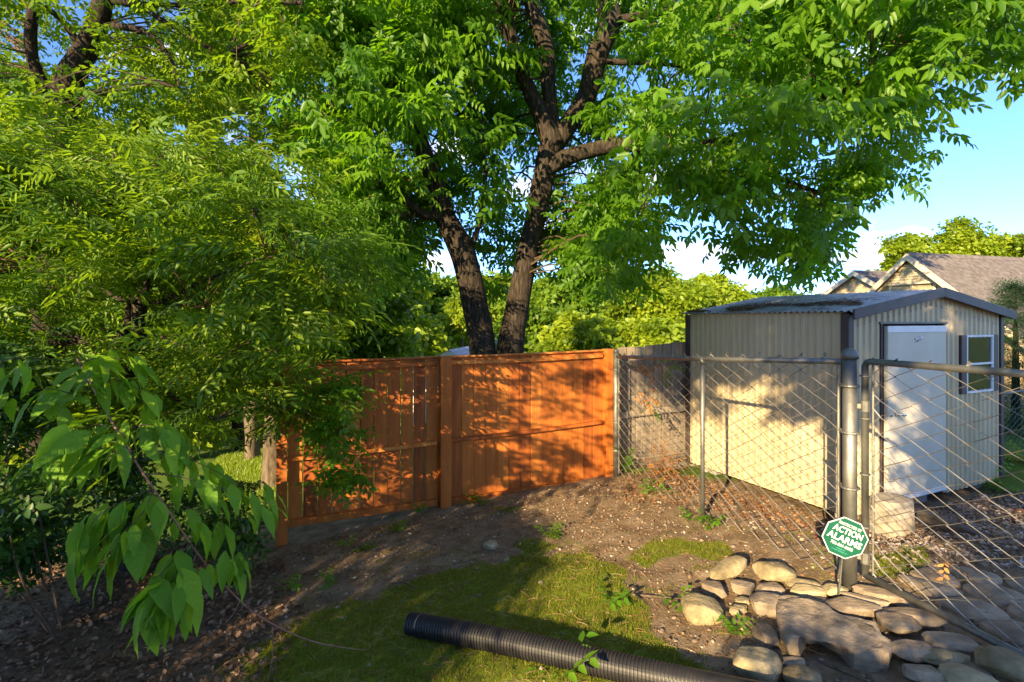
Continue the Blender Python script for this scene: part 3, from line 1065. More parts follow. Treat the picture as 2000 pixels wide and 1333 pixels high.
def twig_to(mb, src, c, r0, sag=.0, seed=0):
    a = np.array(src); c = np.array(c)
    m = (a + c) / 2 + np.array([0, 0, .14 * np.linalg.norm(c - a)]) + RNG.normal(0, .05 * np.linalg.norm(c - a) + .01, 3)
    q = spline([(*a, r0), (*m, r0 * .6), (*c, .004)], 4)
    mb.tube([p[:3] for p in q], [p[3] for p in q], 5, cap=False)


def clump_points(c, rad, n, flat=.65):
    d = RNG.normal(0, 1, (n, 3)); d /= np.linalg.norm(d, axis=1, keepdims=True)
    r = rad * RNG.random(n) ** .45
    p = d * r[:, None]
    p[:, 2] *= flat
    return np.asarray(c)[None] + p


def sample_region(poly, n, depth, reject=None):
    us = [p[0] for p in poly]; vs = [p[1] for p in poly]
    out = []
    while len(out) < n:
        u, v = random.uniform(min(us), max(us)), random.uniform(min(vs), max(vs))
        if not in_poly(u, v, poly): continue
        Y = random.uniform(*depth)
        if reject is not None and reject(u, v, Y): continue
        out.append(np.array(at(u, v, Y)))
    return out


# --- the big two-stemmed tree behind the fence
tr = empty('shade_tree', (at(975, 930, 7.6).x, 7.6, -2.5))
tag(tr, 'large two-stemmed shade tree with dark ridged bark behind the orange fence', 'tree')
mb = MB(); skel = []
skel += limb(mb, [(962, 960, 7.62, .27), (950, 800, 7.6, .225), (943, 690, 7.6, .20), (928, 600, 7.56, .19), (905, 500, 7.5, .19), (868, 420, 7.42, .155), (848, 350, 7.35, .13), (812, 260, 7.2, .11), (775, 190, 7.05, .095), (715, 120, 6.8, .085), (655, 30, 6.5, .065), (600, -70, 6.2, .05)], 22, 8, .09, 1)
skel += limb(mb, [(985, 960, 7.66, .27), (990, 800, 7.66, .225), (996, 690, 7.66, .205), (1010, 600, 7.64, .175), (1030, 500, 7.6, .155), (1052, 400, 7.55, .16), (1066, 325, 7.5, .16), (1078, 265, 7.45, .15)], 22, 8, .09, 2)
tb = mb
skel += limb(tb, [(1082, 285, 7.46, .16), (1060, 232, 7.4, .135), (1030, 170, 7.3, .11), (1006, 100, 7.15, .095), (990, 35, 7.0, .09), (978, -90, 6.8, .07)], 14, 8, .10, 3)
skel += limb(tb, [(1085, 275, 7.5, .11), (1072, 180, 7.5, .105), (1068, 100, 7.5, .115), (1042, 20, 7.45, .11), (1020, -90, 7.3, .09)], 14, 8, .12, 4)
skel += limb(tb, [(1078, 290, 7.5, .15), (1112, 240, 7.55, .14), (1145, 190, 7.5, .145), (1166, 110, 7.4, .16), (1192, 40, 7.3, .155), (1178, -20, 7.25, .13), (1190, -100, 7.2, .1)], 16, 8, .12, 5)
skel += limb(tb, [(1050, 345, 7.5, .13), (1100, 312, 7.35, .12), (1160, 293, 7.1, .105), (1225, 283, 6.9, .095), (1320, 288, 6.6, .07), (1430, 270, 6.2, .05), (1560, 220, 5.7, .035), (1700, 150, 5.2, .02)], 12, 8, .14, 6)
skel += limb(tb, [(1400, 276, 6.3, .045), (1480, 330, 6.3, .035), (1580, 370, 6.3, .025), (1680, 400, 6.4, .015)], 8, 6, .1, 7)
skel += limb(tb, [(868, 425, 7.42, .09), (820, 415, 7.1, .065), (775, 372, 6.8, .05), (700, 300, 6.5, .035), (640, 230, 6.2, .02)], 10, 6, .1, 8)
skel += limb(tb, [(905, 520, 7.5, .05), (935, 440, 7.4, .04), (948, 340, 7.2, .032), (940, 240, 7.0, .02)], 8, 6, .1, 9)
skel += limb(tb, [(1190, 45, 7.3, .07), (1260, 30, 7.0, .055), (1360, 20, 6.6, .045), (1480, 60, 6.0, .03), (1640, 50, 5.4, .02)], 10, 6, .1, 10)
skel += limb(tb, [(775, 190, 7.05, .06), (700, 130, 6.8, .055), (640, 90, 6.4, .04), (560, 60, 6, .02)], 10, 6, .1, 11)
skel += limb(tb, [(1168, 120, 7.4, .045), (1215, 122, 7.3, .04), (1290, 125, 7.2, .03), (1400, 140, 7, .02)], 8, 6, .1, 12)
bole = mb.build('trunk', M['bark'], tr, True); bole.location = -tr.location
SK = np.array(skel)
CROWN = [(560, -180), (2120, -180), (2060, 60), (1960, 90), (1860, 105), (1740, 160), (1790, 240), (1790, 290), (1730, 320), (1760, 370), (1680, 410), (1650, 490), (1600, 520), (1500, 530), (1450, 500), (1420, 440),
         (1345, 370), (1270, 400), (1250, 490), (1200, 540), (1130, 530), (1080, 550), (1010, 560), (960, 590), (900, 480), (830, 470), (760, 530), (690, 520), (660, 420), (620, 260)]
CORR = [[(905, 700), (1030, 700), (1065, 480), (1100, 300), (1040, 300), (990, 560), (960, 560), (905, 420), (820, 240), (760, 240), (850, 480)],
        [(960, -20), (1015, -20), (1050, 170), (1100, 240), (1070, 290), (1010, 180)], [(1010, -20), (1080, -20), (1095, 150), (1060, 200), (1040, 80)],
        [(1120, -20), (1235, -20), (1225, 60), (1160, 180), (1110, 240), (1130, 150)], [(1130, 265), (1260, 260), (1260, 310), (1110, 330)]]


def rej_main(u, v, Y):
    if Y < 8.0 and any(in_poly(u + du, v + dv, p) for p in CORR for du in (-22, 22) for dv in (-30, 10)):
        return random.random() < .93
    return False


cl = []
cl += sample_region(CROWN, 250, (5.2, 9.6), rej_main)
cl += sample_region([(1380, -150), (2100, -150), (2060, 80), (1900, 150), (1700, 230), (1400, 260)], 40, (4.2, 5.6))
cl += sample_region([(1290, 360), (1420, 380), (1450, 520), (1630, 520), (1660, 430), (1750, 380), (1680, 300), (1400, 290)], 30, (5.6, 8.0))
cl += sample_region([(640, 330), (900, 330), (850, 460), (750, 545), (680, 520)], 40, (6.4, 8.8), rej_main)
cl += sample_region([(1080, 300), (1280, 300), (1250, 480), (1190, 550), (1100, 540), (1060, 440)], 36, (6.6, 9.0), rej_main)
cl += sample_region([(600, -120), (1400, -120), (1400, 300), (1290, 470), (1060, 520), (960, 540), (880, 460), (760, 480), (640, 330)], 150, (8.0, 10.5))
cl += sample_region([(560, -100), (960, -100), (840, 260), (760, 420), (650, 420), (600, 200)], 45, (5.8, 7.6), rej_main)
# upper crown above the picture
for _ in range(46):
    cl.append(np.array([random.gauss(.6, 2.4), random.uniform(5.5, 10), random.uniform(5.2, 7)]))
tw = MB(); pts = []
for c in cl:
    dist = np.linalg.norm(SK - c, axis=1)
    j = int(np.argmin(dist + .25 * np.abs(SK[:, 2] - c[2])))
    if dist[j] < 3.2: twig_to(tw, SK[j], c, min(.022, .006 + .007 * dist[j]))
    pts.append(clump_points(c, random.uniform(.32, .62), random.randint(16, 26) if to_px(c)[0] > 1380 and to_px(c)[1] > 330 else random.randint(24, 40), .6))
o = tw.build('branches', M['twig'], tr); o['kind'] = 'stuff'; o.location = -tr.location
P = np.concatenate(pts)
tone = np.concatenate([np.full(len(p), random.uniform(.0, .7)) for p in pts])
o = foliage('crown', 'ash', P, M['leaf_ash'], tr, .92, (-.85, .25), roll_sd=.55, tone=tone); o.location = -tr.location

# --- the spreading bush at the left, narrow leaves on arching shoots
bush = empty('spreading_bush', (-3.6, 4.9, gz1(-3.6, 4.9)))
tag(bush, 'tall spreading bush with narrow sunlit leaves in front of the left fence panel', 'bush')
mb = MB(); sk = []
sk += limb3(mb, [(-3.6, 4.9, -2.6, .12), (-3.62, 4.85, -1.6, .10), (-3.5, 4.75, -.6, .085), (-3.4, 4.7, .5, .06), (-3.2, 4.6, 1.4, .03)], 12, 6, .12, 21)
sk += limb(mb, [(60, 760, 4.7, .07), (118, 669, 4.6, .045), (217, 672, 4.55, .04), (246, 640, 4.5, .03), (251, 598, 4.5, .022), (264, 555, 4.5, .014)], 8, 6, .12, 22)
sk += limb(mb, [(217, 672, 4.55, .035), (262, 697, 4.5, .03), (310, 750, 4.4, .024), (350, 782, 4.3, .018), (420, 820, 4.2, .01)], 8, 6, .12, 23)
sk += limb(mb, [(246, 640, 4.5, .022), (300, 652, 4.45, .018), (345, 672, 4.4, .012), (430, 700, 4.3, .008)], 7, 6, .12, 24)
sk += limb(mb, [(60, 520, 4.8, .05), (140, 540, 4.7, .035), (235, 583, 4.6, .022), (310, 592, 4.5, .014), (400, 600, 4.4, .008)], 7, 6, .12, 25)
sk += limb(mb, [(140, 540, 4.7, .03), (165, 490, 4.7, .024), (190, 440, 4.6, .016), (240, 360, 4.5, .01)], 7, 6, .12, 26)
sk += limb(mb, [(310, 592, 4.6, .02), (420, 540, 4.7, .016), (540, 500, 4.8, .012), (640, 520, 4.9, .006)], 7, 6, .12, 27)
sk += limb(mb, [(280, 600, 4.6, .03), (300, 480, 4.7, .024), (340, 360, 4.8, .018), (440, 280, 4.9, .01)], 7, 6, .12, 28)
o = mb.build('trunk', M['bark'], bush, True); o.location = -bush.location
SKB = np.array(sk)
B1 = [(-250, 280), (60, 230), (230, 250), (440, 240), (560, 320), (640, 400), (680, 540), (640, 620), (640, 690), (640, 750), (600, 800), (540, 820), (430, 830), (330, 830), (200, 800), (60, 780), (-250, 800)]
HOLE = [(150, 560), (330, 570), (350, 660), (330, 760), (240, 770), (140, 680)]


def rej_b(u, v, Y):
    if in_poly(u, v, HOLE): return random.random() < .85
    return False


cl = sample_region(B1, 215, (3.7, 5.4), rej_b)
cl = [c for c in cl if not ((to_px(c)[0] > 540) and ((c[0] - FM[0]) * FN[0] + (c[1] - FM[1]) * FN[1]) > -.3 and to_px(c)[1] > 680)]
tw = MB(); pts = []; azs = []
for c in cl:
    dist = np.linalg.norm(SKB - c, axis=1); j = int(np.argmin(dist))
    if dist[j] < 1.6: twig_to(tw, SKB[j], c, .004 + .004 * dist[j])
    k = random.randint(20, 32)
    pts.append(clump_points(c, random.uniform(.24, .46), k, .5))
    azs.append(RNG.normal(-.15, .7, k) + (math.pi if random.random() < .35 else 0))
o = tw.build('branches', M['twig'], bush); o['kind'] = 'stuff'; o.location = -bush.location
o = foliage('crown', 'narrow', np.concatenate(pts), M['leaf_narrow'], bush, 1.0, (-.6, .45), az=np.concatenate(azs), roll_sd=.6, tone=np.concatenate([np.full(len(p), random.uniform(.0, .75)) for p in pts])); o.location = -bush.location

# drooping spray across the fence (darker, nearer)
# --- dark undergrowth at the left edge
def shrub(label, base, clumps, n, rad, kind, mat, size, seed, stems=5, name='shrub', cat='shrub', group=None, flat=.8):
    t = empty(name, base)
    tag(t, label, cat, group)
    mb = MB(); pts = []
    b0 = np.array(base)
    for i, c in enumerate(clumps):
        c = np.array(c)
        if i % 9 == 4: twig_to(mb, b0 + np.array([random.uniform(-.3, .3), random.uniform(-.1, .3), -.05]), c, .009)
        pts.append(clump_points(c, rad * random.uniform(.75, 1.25), n, flat))
    o = mb.build('stem', M['twig'], t); o.location = -t.location
    o = foliage('foliage', kind, np.concatenate(pts), mat, t, size, (-.7, .5)); o.location = -t.location
    return t


def px_clumps(poly, n, depth):
    return sample_region(poly, n, depth)


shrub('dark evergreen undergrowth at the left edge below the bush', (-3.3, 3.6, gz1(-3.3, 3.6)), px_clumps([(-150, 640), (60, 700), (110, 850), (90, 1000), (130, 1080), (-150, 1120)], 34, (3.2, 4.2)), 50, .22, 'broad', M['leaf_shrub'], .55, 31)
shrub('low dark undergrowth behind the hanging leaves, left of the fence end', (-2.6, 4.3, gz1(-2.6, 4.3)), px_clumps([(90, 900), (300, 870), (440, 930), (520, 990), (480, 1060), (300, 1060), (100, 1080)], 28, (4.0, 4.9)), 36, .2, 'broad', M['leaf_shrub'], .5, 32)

# --- background trees
def back_tree(label, u, Y, top_v, w, mat, n_cl, size=1.0, trunk='bark', name='tree', base_z=None, low=.25, per=50, rad=.16, group='trees beyond the fence', trunk_r=None, lean=0):
    if Y > 11.5 and base_z is None and u > 700:
        Y *= 2.6; size *= 2.3
    X = (u - 1000) / 1000 * Y
    zt = (HZ - top_v) / 1000 * Y
    zb = gz1(X, Y) if base_z is None else base_z
    H = zt - zb
    t = empty(name, (X, Y, zb)); tag(t, label, 'tree', group)
    W = w / 1000 * Y / 2
    mb = MB()
    r0 = trunk_r or .02 * H + .06
    sk = limb3(mb, [(X, Y, zb - .3, r0 * 1.2), (X + .1 * lean, Y, zb + .3 * H, r0 * .85), (X + .5 * lean, Y, zb + .6 * H, r0 * .55), (X + lean, Y, zb + .9 * H, r0 * .15)], 12, 10, .1 if trunk == 'bark' else .32, u)
    cl = []
    for i in range(int(n_cl * 1.3)):
        a = random.uniform(0, 2 * math.pi); h = random.random() ** .8 * random.choice((1, 1, 1, 1.12))
        hh = low + (1 - low) * h
        prof = max(.22, min(1, math.sqrt(max(0, 1 - ((h - .42) / .62) ** 2))))
        rr = W * prof * random.uniform(.3, 1.12)
        cl.append(np.array([X + lean * hh + rr * math.cos(a), Y + min(W, 3.5) * prof * math.sin(a) * random.uniform(.4, 1), zb + H * hh - W * .12 + random.uniform(-.05, .05) * H]))
    skn = np.array(sk)
    for i, c in enumerate(cl):
        if i % 2 == 0:
            ok = skn[skn[:, 2] < c[2] + .1]
            s_ = ok[int(np.argmin(np.linalg.norm(ok - c, axis=1)))] if len(ok) else skn[0]
            twig_to(mb, s_, c, .018 * size + .01)
    o = mb.build('trunk', M[trunk], t, True); o.location = -t.location
    pl = [clump_points(c, max(W, 1.2) * random.uniform(.5, 1.5) * rad * 1.35, per, .62) for c in cl]
    P = np.concatenate(pl)
    tone = np.concatenate([np.full(len(p), random.uniform(-.05, .75)) for p in pl])
    o = foliage('crown', 'far', P, mat, t, size, (-.6, .5), roll_sd=.6, tone=tone); o.location = -t.location
    return t


FA, DK = M['leaf_far'], M['leaf_far_dark']
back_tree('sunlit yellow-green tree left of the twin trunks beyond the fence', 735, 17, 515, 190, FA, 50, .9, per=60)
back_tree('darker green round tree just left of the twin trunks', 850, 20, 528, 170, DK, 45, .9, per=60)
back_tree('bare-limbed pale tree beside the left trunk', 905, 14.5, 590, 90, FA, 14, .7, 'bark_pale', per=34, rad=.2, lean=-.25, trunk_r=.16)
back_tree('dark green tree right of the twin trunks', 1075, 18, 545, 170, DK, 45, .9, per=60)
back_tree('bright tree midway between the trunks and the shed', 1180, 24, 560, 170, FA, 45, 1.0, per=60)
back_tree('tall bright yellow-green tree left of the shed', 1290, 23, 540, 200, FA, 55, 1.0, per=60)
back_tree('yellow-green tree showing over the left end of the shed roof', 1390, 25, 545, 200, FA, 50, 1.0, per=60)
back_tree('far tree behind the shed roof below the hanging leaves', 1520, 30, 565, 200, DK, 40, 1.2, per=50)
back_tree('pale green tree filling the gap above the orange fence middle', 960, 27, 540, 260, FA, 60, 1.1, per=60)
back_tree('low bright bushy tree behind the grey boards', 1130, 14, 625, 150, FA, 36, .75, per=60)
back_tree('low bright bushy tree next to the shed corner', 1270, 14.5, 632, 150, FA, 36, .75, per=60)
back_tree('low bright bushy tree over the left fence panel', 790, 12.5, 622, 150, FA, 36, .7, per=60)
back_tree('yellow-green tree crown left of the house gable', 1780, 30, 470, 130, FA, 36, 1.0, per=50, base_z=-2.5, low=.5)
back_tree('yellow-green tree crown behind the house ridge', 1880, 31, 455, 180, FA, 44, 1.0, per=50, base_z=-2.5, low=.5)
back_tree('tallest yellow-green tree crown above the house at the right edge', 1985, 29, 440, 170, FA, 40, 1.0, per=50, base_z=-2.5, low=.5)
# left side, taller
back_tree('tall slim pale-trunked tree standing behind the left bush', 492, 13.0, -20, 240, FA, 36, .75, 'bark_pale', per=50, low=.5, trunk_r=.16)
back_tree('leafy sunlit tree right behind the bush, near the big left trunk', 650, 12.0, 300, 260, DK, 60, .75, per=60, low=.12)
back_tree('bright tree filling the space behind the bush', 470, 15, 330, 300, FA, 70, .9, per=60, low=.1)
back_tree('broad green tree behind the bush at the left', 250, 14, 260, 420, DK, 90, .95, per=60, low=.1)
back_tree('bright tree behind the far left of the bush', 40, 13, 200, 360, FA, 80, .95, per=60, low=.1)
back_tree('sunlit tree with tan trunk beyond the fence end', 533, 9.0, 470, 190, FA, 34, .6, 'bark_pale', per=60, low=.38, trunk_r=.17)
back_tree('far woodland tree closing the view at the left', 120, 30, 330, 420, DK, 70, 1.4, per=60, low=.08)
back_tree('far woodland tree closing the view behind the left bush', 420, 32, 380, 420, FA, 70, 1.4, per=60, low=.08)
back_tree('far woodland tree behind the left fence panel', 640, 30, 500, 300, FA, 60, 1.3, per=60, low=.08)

# the old tree whose dark forked trunk shows at the upper left
ot = empty('old_tree', (at(95, 900, 6.6).x, 6.6, gz1(at(95, 900, 6.6).x, 6.6)))
tag(ot, 'old tree with dark forked trunk and overhanging branches at the upper left', 'tree')
mb = MB(); sk = []
sk += limb(mb, [(95, 1000, 6.6, .24), (98, 700, 6.6, .2), (105, 420, 6.6, .18), (120, 230, 6.6, .165), (140, 150, 6.5, .15), (172, 90, 6.4, .125), (195, 30, 6.2, .11), (215, -80, 6.0, .08)], 14, 8, .12, 41)
sk += limb(mb, [(125, 210, 6.6, .09), (75, 150, 6.4, .07), (60, 60, 6.2, .06), (85, -60, 6, .05)], 10, 6, .12, 42)
sk += limb(mb, [(165, 105, 6.4, .05), (120, 40, 6.2, .04), (60, 0, 5.9, .03), (-30, -40, 5.5, .02)], 8, 6, .12, 43)
sk += limb(mb, [(205, 0, 6.2, .04), (290, 10, 5.9, .028), (400, 8, 5.7, .024), (500, 2, 5.5, .02), (590, 6, 5.0, .02)], 8, 6, .12, 44)
sk += limb(mb, [(190, 50, 6.3, .045), (280, 60, 6.0, .03), (330, 110, 5.9, .02), (350, 170, 5.8, .01)], 7, 6, .12, 45)
sk += limb(mb, [(440, 110, 6.2, .02), (400, 90, 6.0, .026), (300, 30, 6.0, .03)], 7, 6, .12, 46)
o = mb.build('trunk', M['bark'], ot, True); o.location = -ot.location
SKO = np.array(sk)
CR = [(-200, -200), (640, -200), (620, 120), (560, 150), (430, 190), (330, 230), (200, 220), (100, 300), (-200, 320)]
def rej_o(u, v, Y):
    return Y < 6.8 and 90 < u < 225 and -20 < v < 170 and random.random() < .85
cl = sample_region(CR, 215, (5.0, 9.0), rej_o) + sample_region([(250, 60), (640, 60), (660, 330), (560, 330), (440, 240), (250, 220)], 60, (7.0, 9.5))
tw = MB(); pts = []
for c in cl:
    dist = np.linalg.norm(SKO - c, axis=1); j = int(np.argmin(dist))
    if dist[j] < 2.5: twig_to(tw, SKO[j], c, .006 + .004 * dist[j])
    pts.append(clump_points(c, random.uniform(.3, .5), random.randint(26, 44), .6))
o = tw.build('branches', M['twig'], ot); o['kind'] = 'stuff'; o.location = -ot.location
o = foliage('crown', 'broad', np.concatenate(pts), M['leaf_narrow'], ot, .62, (-.7, .3)); o.location = -ot.location

# conifer at the right edge
cb = np.array([9.05, 9.2, gz1(9.05, 9.2)])
cn = empty('conifer', cb); tag(cn, 'dark blue-green conifer beside the right wall of the shed', 'conifer')
mb = MB(); limb3(mb, [(*cb, .07), (cb[0], cb[1], cb[2] + 1.2, .05), (cb[0], cb[1], .55, .01)], 8)
o = mb.build('trunk', M['bark'], cn); o.location = -cn.location
P = []; A = []
for i in range(3800):
    h = random.random() ** 1.3
    rr = (1 - h) * .85 * math.sqrt(random.random()) * (1 + .25 * math.sin(h * 40))
    a = random.uniform(0, 2 * math.pi)
    P.append([cb[0] + rr * math.cos(a), cb[1] + rr * math.sin(a), cb[2] + .1 + h * 2.45 - .25 * rr]); A.append(a + random.gauss(0, .4))
o = foliage('crown', 'needle', np.array(P), M['needle'], cn, 1.3, (-.2, .5), az=np.array(A)); o.location = -cn.location

# low wire fence at the far right
M['green_wire'] = mat_noise('green_wire', [(.3, (.05, .13, .10)), (.7, (.09, .20, .15))], 6, 3, .5)
gfz = empty('wire_fence', (7.6, 7.7, gz1(7.6, 7.7))); tag(gfz, 'low green wire fence at the right edge behind the shed', 'fence')
a_, b__ = np.array([6.3, 6.9]), np.array([10.2, 8.6])
za, zb_ = gz1(*a_), gz1(*b__)
o = chain_mesh(a_, b__, za, za + 1.0, zb_, zb_ + 1.0, 'wire_mesh', gfz, M['green_wire'], d=.09, r=.003, top_barb=.0, seed=9); o.location = -gfz.location
o = MB().tube([(*a_, za + 1.0), (*b__, zb_ + 1.0)], .02, 8).build('top_rail', M['steel'], gfz, True); o.location = -gfz.location
for t_ in (0, .42, .8):
    q = a_ + (b__ - a_) * t_
    o = MB().tube([(q[0], q[1], gz1(*q) - .05), (q[0], q[1], za + (zb_ - za) * t_ + 1.03)], .028, 10).build('post', M['steel'], gfz, True); o.location = -gfz.location

# ------------------------------------------------------------------ unseen casters added behind the photographer that shade the yard
SD = np.array(SUN_DIR)


def toward_sun(p, y):
    """where the ray from p to the sun crosses the plane of that y"""
    t = (p[1] - y) / SD[1]
    return np.array([p[0] - SD[0] * t, y, p[2] - SD[2] * t])


def shade_caster(label, x, y, cl, per, rad, size, kind='broad', mat='leaf_broad', tr=.18, name='tree', cat='tree'):  # unseen foliage mass, clumps placed for the shadow they throw
    zb = gz1(x, y)
    t = empty(name, (x, y, zb)); tag(t, label, cat, None)
    top = max(c[2] for c in cl)
    mb = MB()
    sk = np.array(limb3(mb, [(x, y, zb - .2, tr), (x + .05, y, zb + (top - zb) * .4, tr * .8), (x - .05, y, zb + (top - zb) * .7, tr * .5), (x, y, zb + (top - zb) * .95, tr * .2)], 10, 6, .1, int(x * 7)))
    for c in cl:
        ok = sk[sk[:, 2] < c[2] + .05]
        ok = ok if len(ok) else sk[:2]
        twig_to(mb, ok[int(np.argmin(np.linalg.norm(ok - c, axis=1)))], c, .025)
    o = mb.build('trunk', M['bark'], t, True); o.location = -t.location
    P = np.concatenate([clump_points(c, rad * random.uniform(.7, 1.3), per, .75) for c in cl])
    o = foliage('crown', kind, P, M[mat], t, size, (-.7, .4)); o.location = -t.location
    return t


def rnd_in(x0, x1, y0, y1, z0, z1, n):
    return [np.array([random.uniform(x0, x1), random.uniform(y0, y1), random.uniform(z0, z1)]) for _ in range(n)]


# hedge-like casters added out of view: shade the foreground ground, the stones' right half and the lower left
shade_caster('unseen shrub-shaped shade caster added behind the photographer at the left', -6.6, -4.2, [c for c in rnd_in(-9.6, -5.3, -4.6, -3.8, -1.6, 1.85, 108) if not (c[0] > -6.3 and c[2] > .75 and random.random() < .6)], 60, .42, 1.0, tr=.06, name='shrub', cat='shrub')
shade_caster('unseen shrub-shaped shade caster added directly behind the photographer', -4.5, -4.2, rnd_in(-5.5, -4.5, -4.6, -3.8, -1.6, 1.5, 34) + rnd_in(-4.5, -3.4, -4.6, -3.8, -1.6, .9, 26), 60, .38, 1.0, tr=.06, name='shrub', cat='shrub')
shade_caster('unseen low shrub-shaped shade caster added behind the photographer at the right', -1.5, -4.2, rnd_in(-2.1, -.6, -4.6, -3.8, -1.6, .85, 42), 60, .34, 1.0, tr=.05, name='shrub', cat='shrub')
# unseen young tree added beside the photographer whose open crown dapples the orange fence
cl = []
while len(cl) < 120:
    c = np.array([random.uniform(-4.9, -1.75), random.uniform(.5, 1.4), random.uniform(-.55, 1.75)])
    if c[0] > -c[1] - .75: continue
    keep = .8 if c[0] < -3.1 else .95
    if random.random() < keep: cl.append(c)
shade_caster('unseen open-crowned young tree added left of the photographer whose shadow dapples the fence', -3.7, .9, cl, 22, .22, .42, tr=.035)
# unseen dense crowns, added and shaped for their shadow: shade the top and the right of the shed
shade_caster('unseen dense tree added behind the photographer that shades the upper shed', -1.1, -4.9, rnd_in(-4.3, -2.8, -5.2, -4.0, 3.7, 5.3, 32) + rnd_in(-2.6, -1.6, -5.2, -4.0, 3.2, 5.0, 24), 60, .40, 1.0, tr=.14)
shade_caster('unseen dense tree-shaped caster added behind the photographer at the right that shades the shed front', .3, -4.6, [c for c in rnd_in(-1.35, 2.8, -5.2, -4.0, -.4, 4.6, 130) if not (c[0] < -.95 and 1.4 < c[2] < 2.95)] + rnd_in(-.55, 1.2, -5.2, -4.0, 1.6, 4.2, 30), 60, .42, 1.0, tr=.16)  # added caster; gap left in its clumps so sun reaches the door

# ------------------------------------------------------------------ stones and paving
M['cobble'] = mat_noise('river_cobble', [(.28, (.14, .11, .06)), (.5, (.29, .235, .135)), (.72, (.46, .38, .23))], 7, 10, .9, bump=.9, bump_scale=22, island=.22, spec=.25)
M['slab'] = mat_noise('brown_slab', [(.28, (.13, .098, .068)), (.5, (.26, .20, .14)), (.72, (.40, .32, .23))], 6, 10, .9, bump=1.0, bump_scale=18, island=.2, spec=.25)


def rock_mesh(name, size, seed, rough=.16, box=2.6, sub=4, ncut=3):
    bm = bmesh.new()
    bmesh.ops.create_icosphere(bm, subdivisions=sub, radius=1)
    off = Vector((seed * 3.1, seed * 1.7, seed * .9))
    rc = random.Random(int(seed * 1000))
    cuts = []
    for _ in range(ncut):
        pn = Vector((rc.gauss(0, 1), rc.gauss(0, 1), rc.gauss(0, .7))).normalized()
        cuts.append((pn, rc.uniform(.62, .9)))
    if ncut > 5: cuts.append((Vector((rc.gauss(0, .1), rc.gauss(0, .1), 1)).normalized(), rc.uniform(.5, .75)))
    for v in bm.verts:
        p = v.co.normalized()
        q = (abs(p.x) ** box + abs(p.y) ** box + abs(p.z) ** box) ** (-1 / box)
        n = 1 + rough * mnoise.noise(p * 1.1 + off) + rough * .45 * mnoise.noise(p * 2.7 + off) + rough * .22 * mnoise.noise(p * 6 + off) + rough * .10 * mnoise.noise(p * 15 + off)
        w = p * (q * n)
        for (pn, po) in cuts:                      # broken faces
            e = w.dot(pn) - po
            if e > 0: w = w - pn * (e * .88)
        w *= 1 + .035 * mnoise.noise(p * 9 + off) + .02 * mnoise.noise(p * 21 + off)
        v.co = Vector((w.x * size[0] / 2, w.y * size[1] / 2, w.z * size[2] / 2))
    me = bpy.data.meshes.new(name); bm.to_mesh(me); bm.free()
    me.polygons.foreach_set('use_smooth', [True] * len(me.polygons))
    return me


def stone(label, u, v, w, h, ang, mat='cobble', lift=.0, tall=None, rough=.2, box=2.6, name='cobble_stone', group='stones edging the paving', depth=None):
    """u, v: middle of the stone in the photograph; w, h its width and height there"""
    p0 = ground_px(u, v + h * .35)
    k = p0.y / 1000
    tz = tall if tall is not None else h * k * .72
    dy = depth if depth is not None else max(.08, h * k * 1.05)
    o = link(name, rock_mesh(name, (w * k, dy, tz), u * .013 + v * .007, rough, box, 4, 9 if mat == 'slab' else 3), M[mat])
    o.location = (p0.x, p0.y, gz1(p0.x, p0.y) + tz * .30 + lift * .8)
    o.rotation_euler = (0, 0, R(ang))
    return tag(o, label, 'stone', group)


s = stone('long tan cobble lying aslant at the top of the stone edging', 1423, 1118, 86, 40, 30, lift=.05, rough=.1)
s.rotation_euler = (0, R(-16), R(26))
stone('square-ended pinkish chunk under the long slanted cobble', 1398, 1148, 46, 44, 10, 'slab', .01, rough=.2, box=3.2, name='stone')
stone('rounded tan cobble at the far left end of the edging', 1370, 1185, 74, 66, -15)
stone('small pale broken stone between the long cobble and the mossy stone', 1452, 1142, 40, 42, 20, 'slab', .0, rough=.3, box=3, name='stone')
stone('small grey stone chip in front of the pale broken stone', 1450, 1172, 28, 22, 0, rough=.2, name='stone')
stone('low rubble stone half sunk below the grey chip', 1440, 1190, 42, 30, 10, rough=.3, name='stone')
stone('broad tan cobble with a flat top right of the long cobble', 1515, 1123, 80, 42, -8, lift=.05)
stone('flat brown stone beneath the broad flat-topped cobble', 1502, 1148, 66, 36, -10, 'slab', .01, rough=.2, box=3, name='stone')
stone('blocky tan stone below the flat brown one', 1494, 1177, 66, 52, 5, 'slab', .02, rough=.22, box=3, name='stone')
stone('dark mossy rough stone at the left foot of the big slab', 1500, 1232, 60, 60, 0, 'slab', -.01, rough=.3, box=3, name='stone')
stone('dark low cobble next to the sign stake', 1570, 1140, 64, 30, -15)
stone('long rounded grey cobble left of the gate post foot', 1576, 1156, 70, 30, -10, lift=.02)
stone('oval pale cobble at the foot of the gate post', 1630, 1154, 52, 28, -12, lift=.015)
stone('thin brown stone under the long grey cobble', 1585, 1173, 76, 26, -8, 'slab', rough=.2, name='stone')
stone('broad rounded stone in the middle of the edging', 1665, 1187, 100, 48, -18, 'slab', .02, name='stone')
stone('long narrow stone along the gate side of the edging', 1690, 1174, 82, 30, -24, 'slab', .02, name='stone')
stone('flat stone directly below the gate bottom tube', 1722, 1162, 100, 36, -22, 'slab', .01, box=3, name='stone')
stone('long flat stone sloping down beside the gate tube', 1790, 1206, 130, 40, -24, 'slab', .02, box=3, name='stone')
stone('wedge-shaped stone beside the slab right end', 1755, 1222, 80, 48, -20, 'slab', .03, name='stone')
stone('large brown paving stone near the right edge below the gate tube', 1860, 1258, 116, 50, -14, 'slab', .02, box=3, name='stone')
stone('dark brown rounded stone right of the slab end', 1779, 1273, 90, 44, -16, 'slab', .03, name='stone')
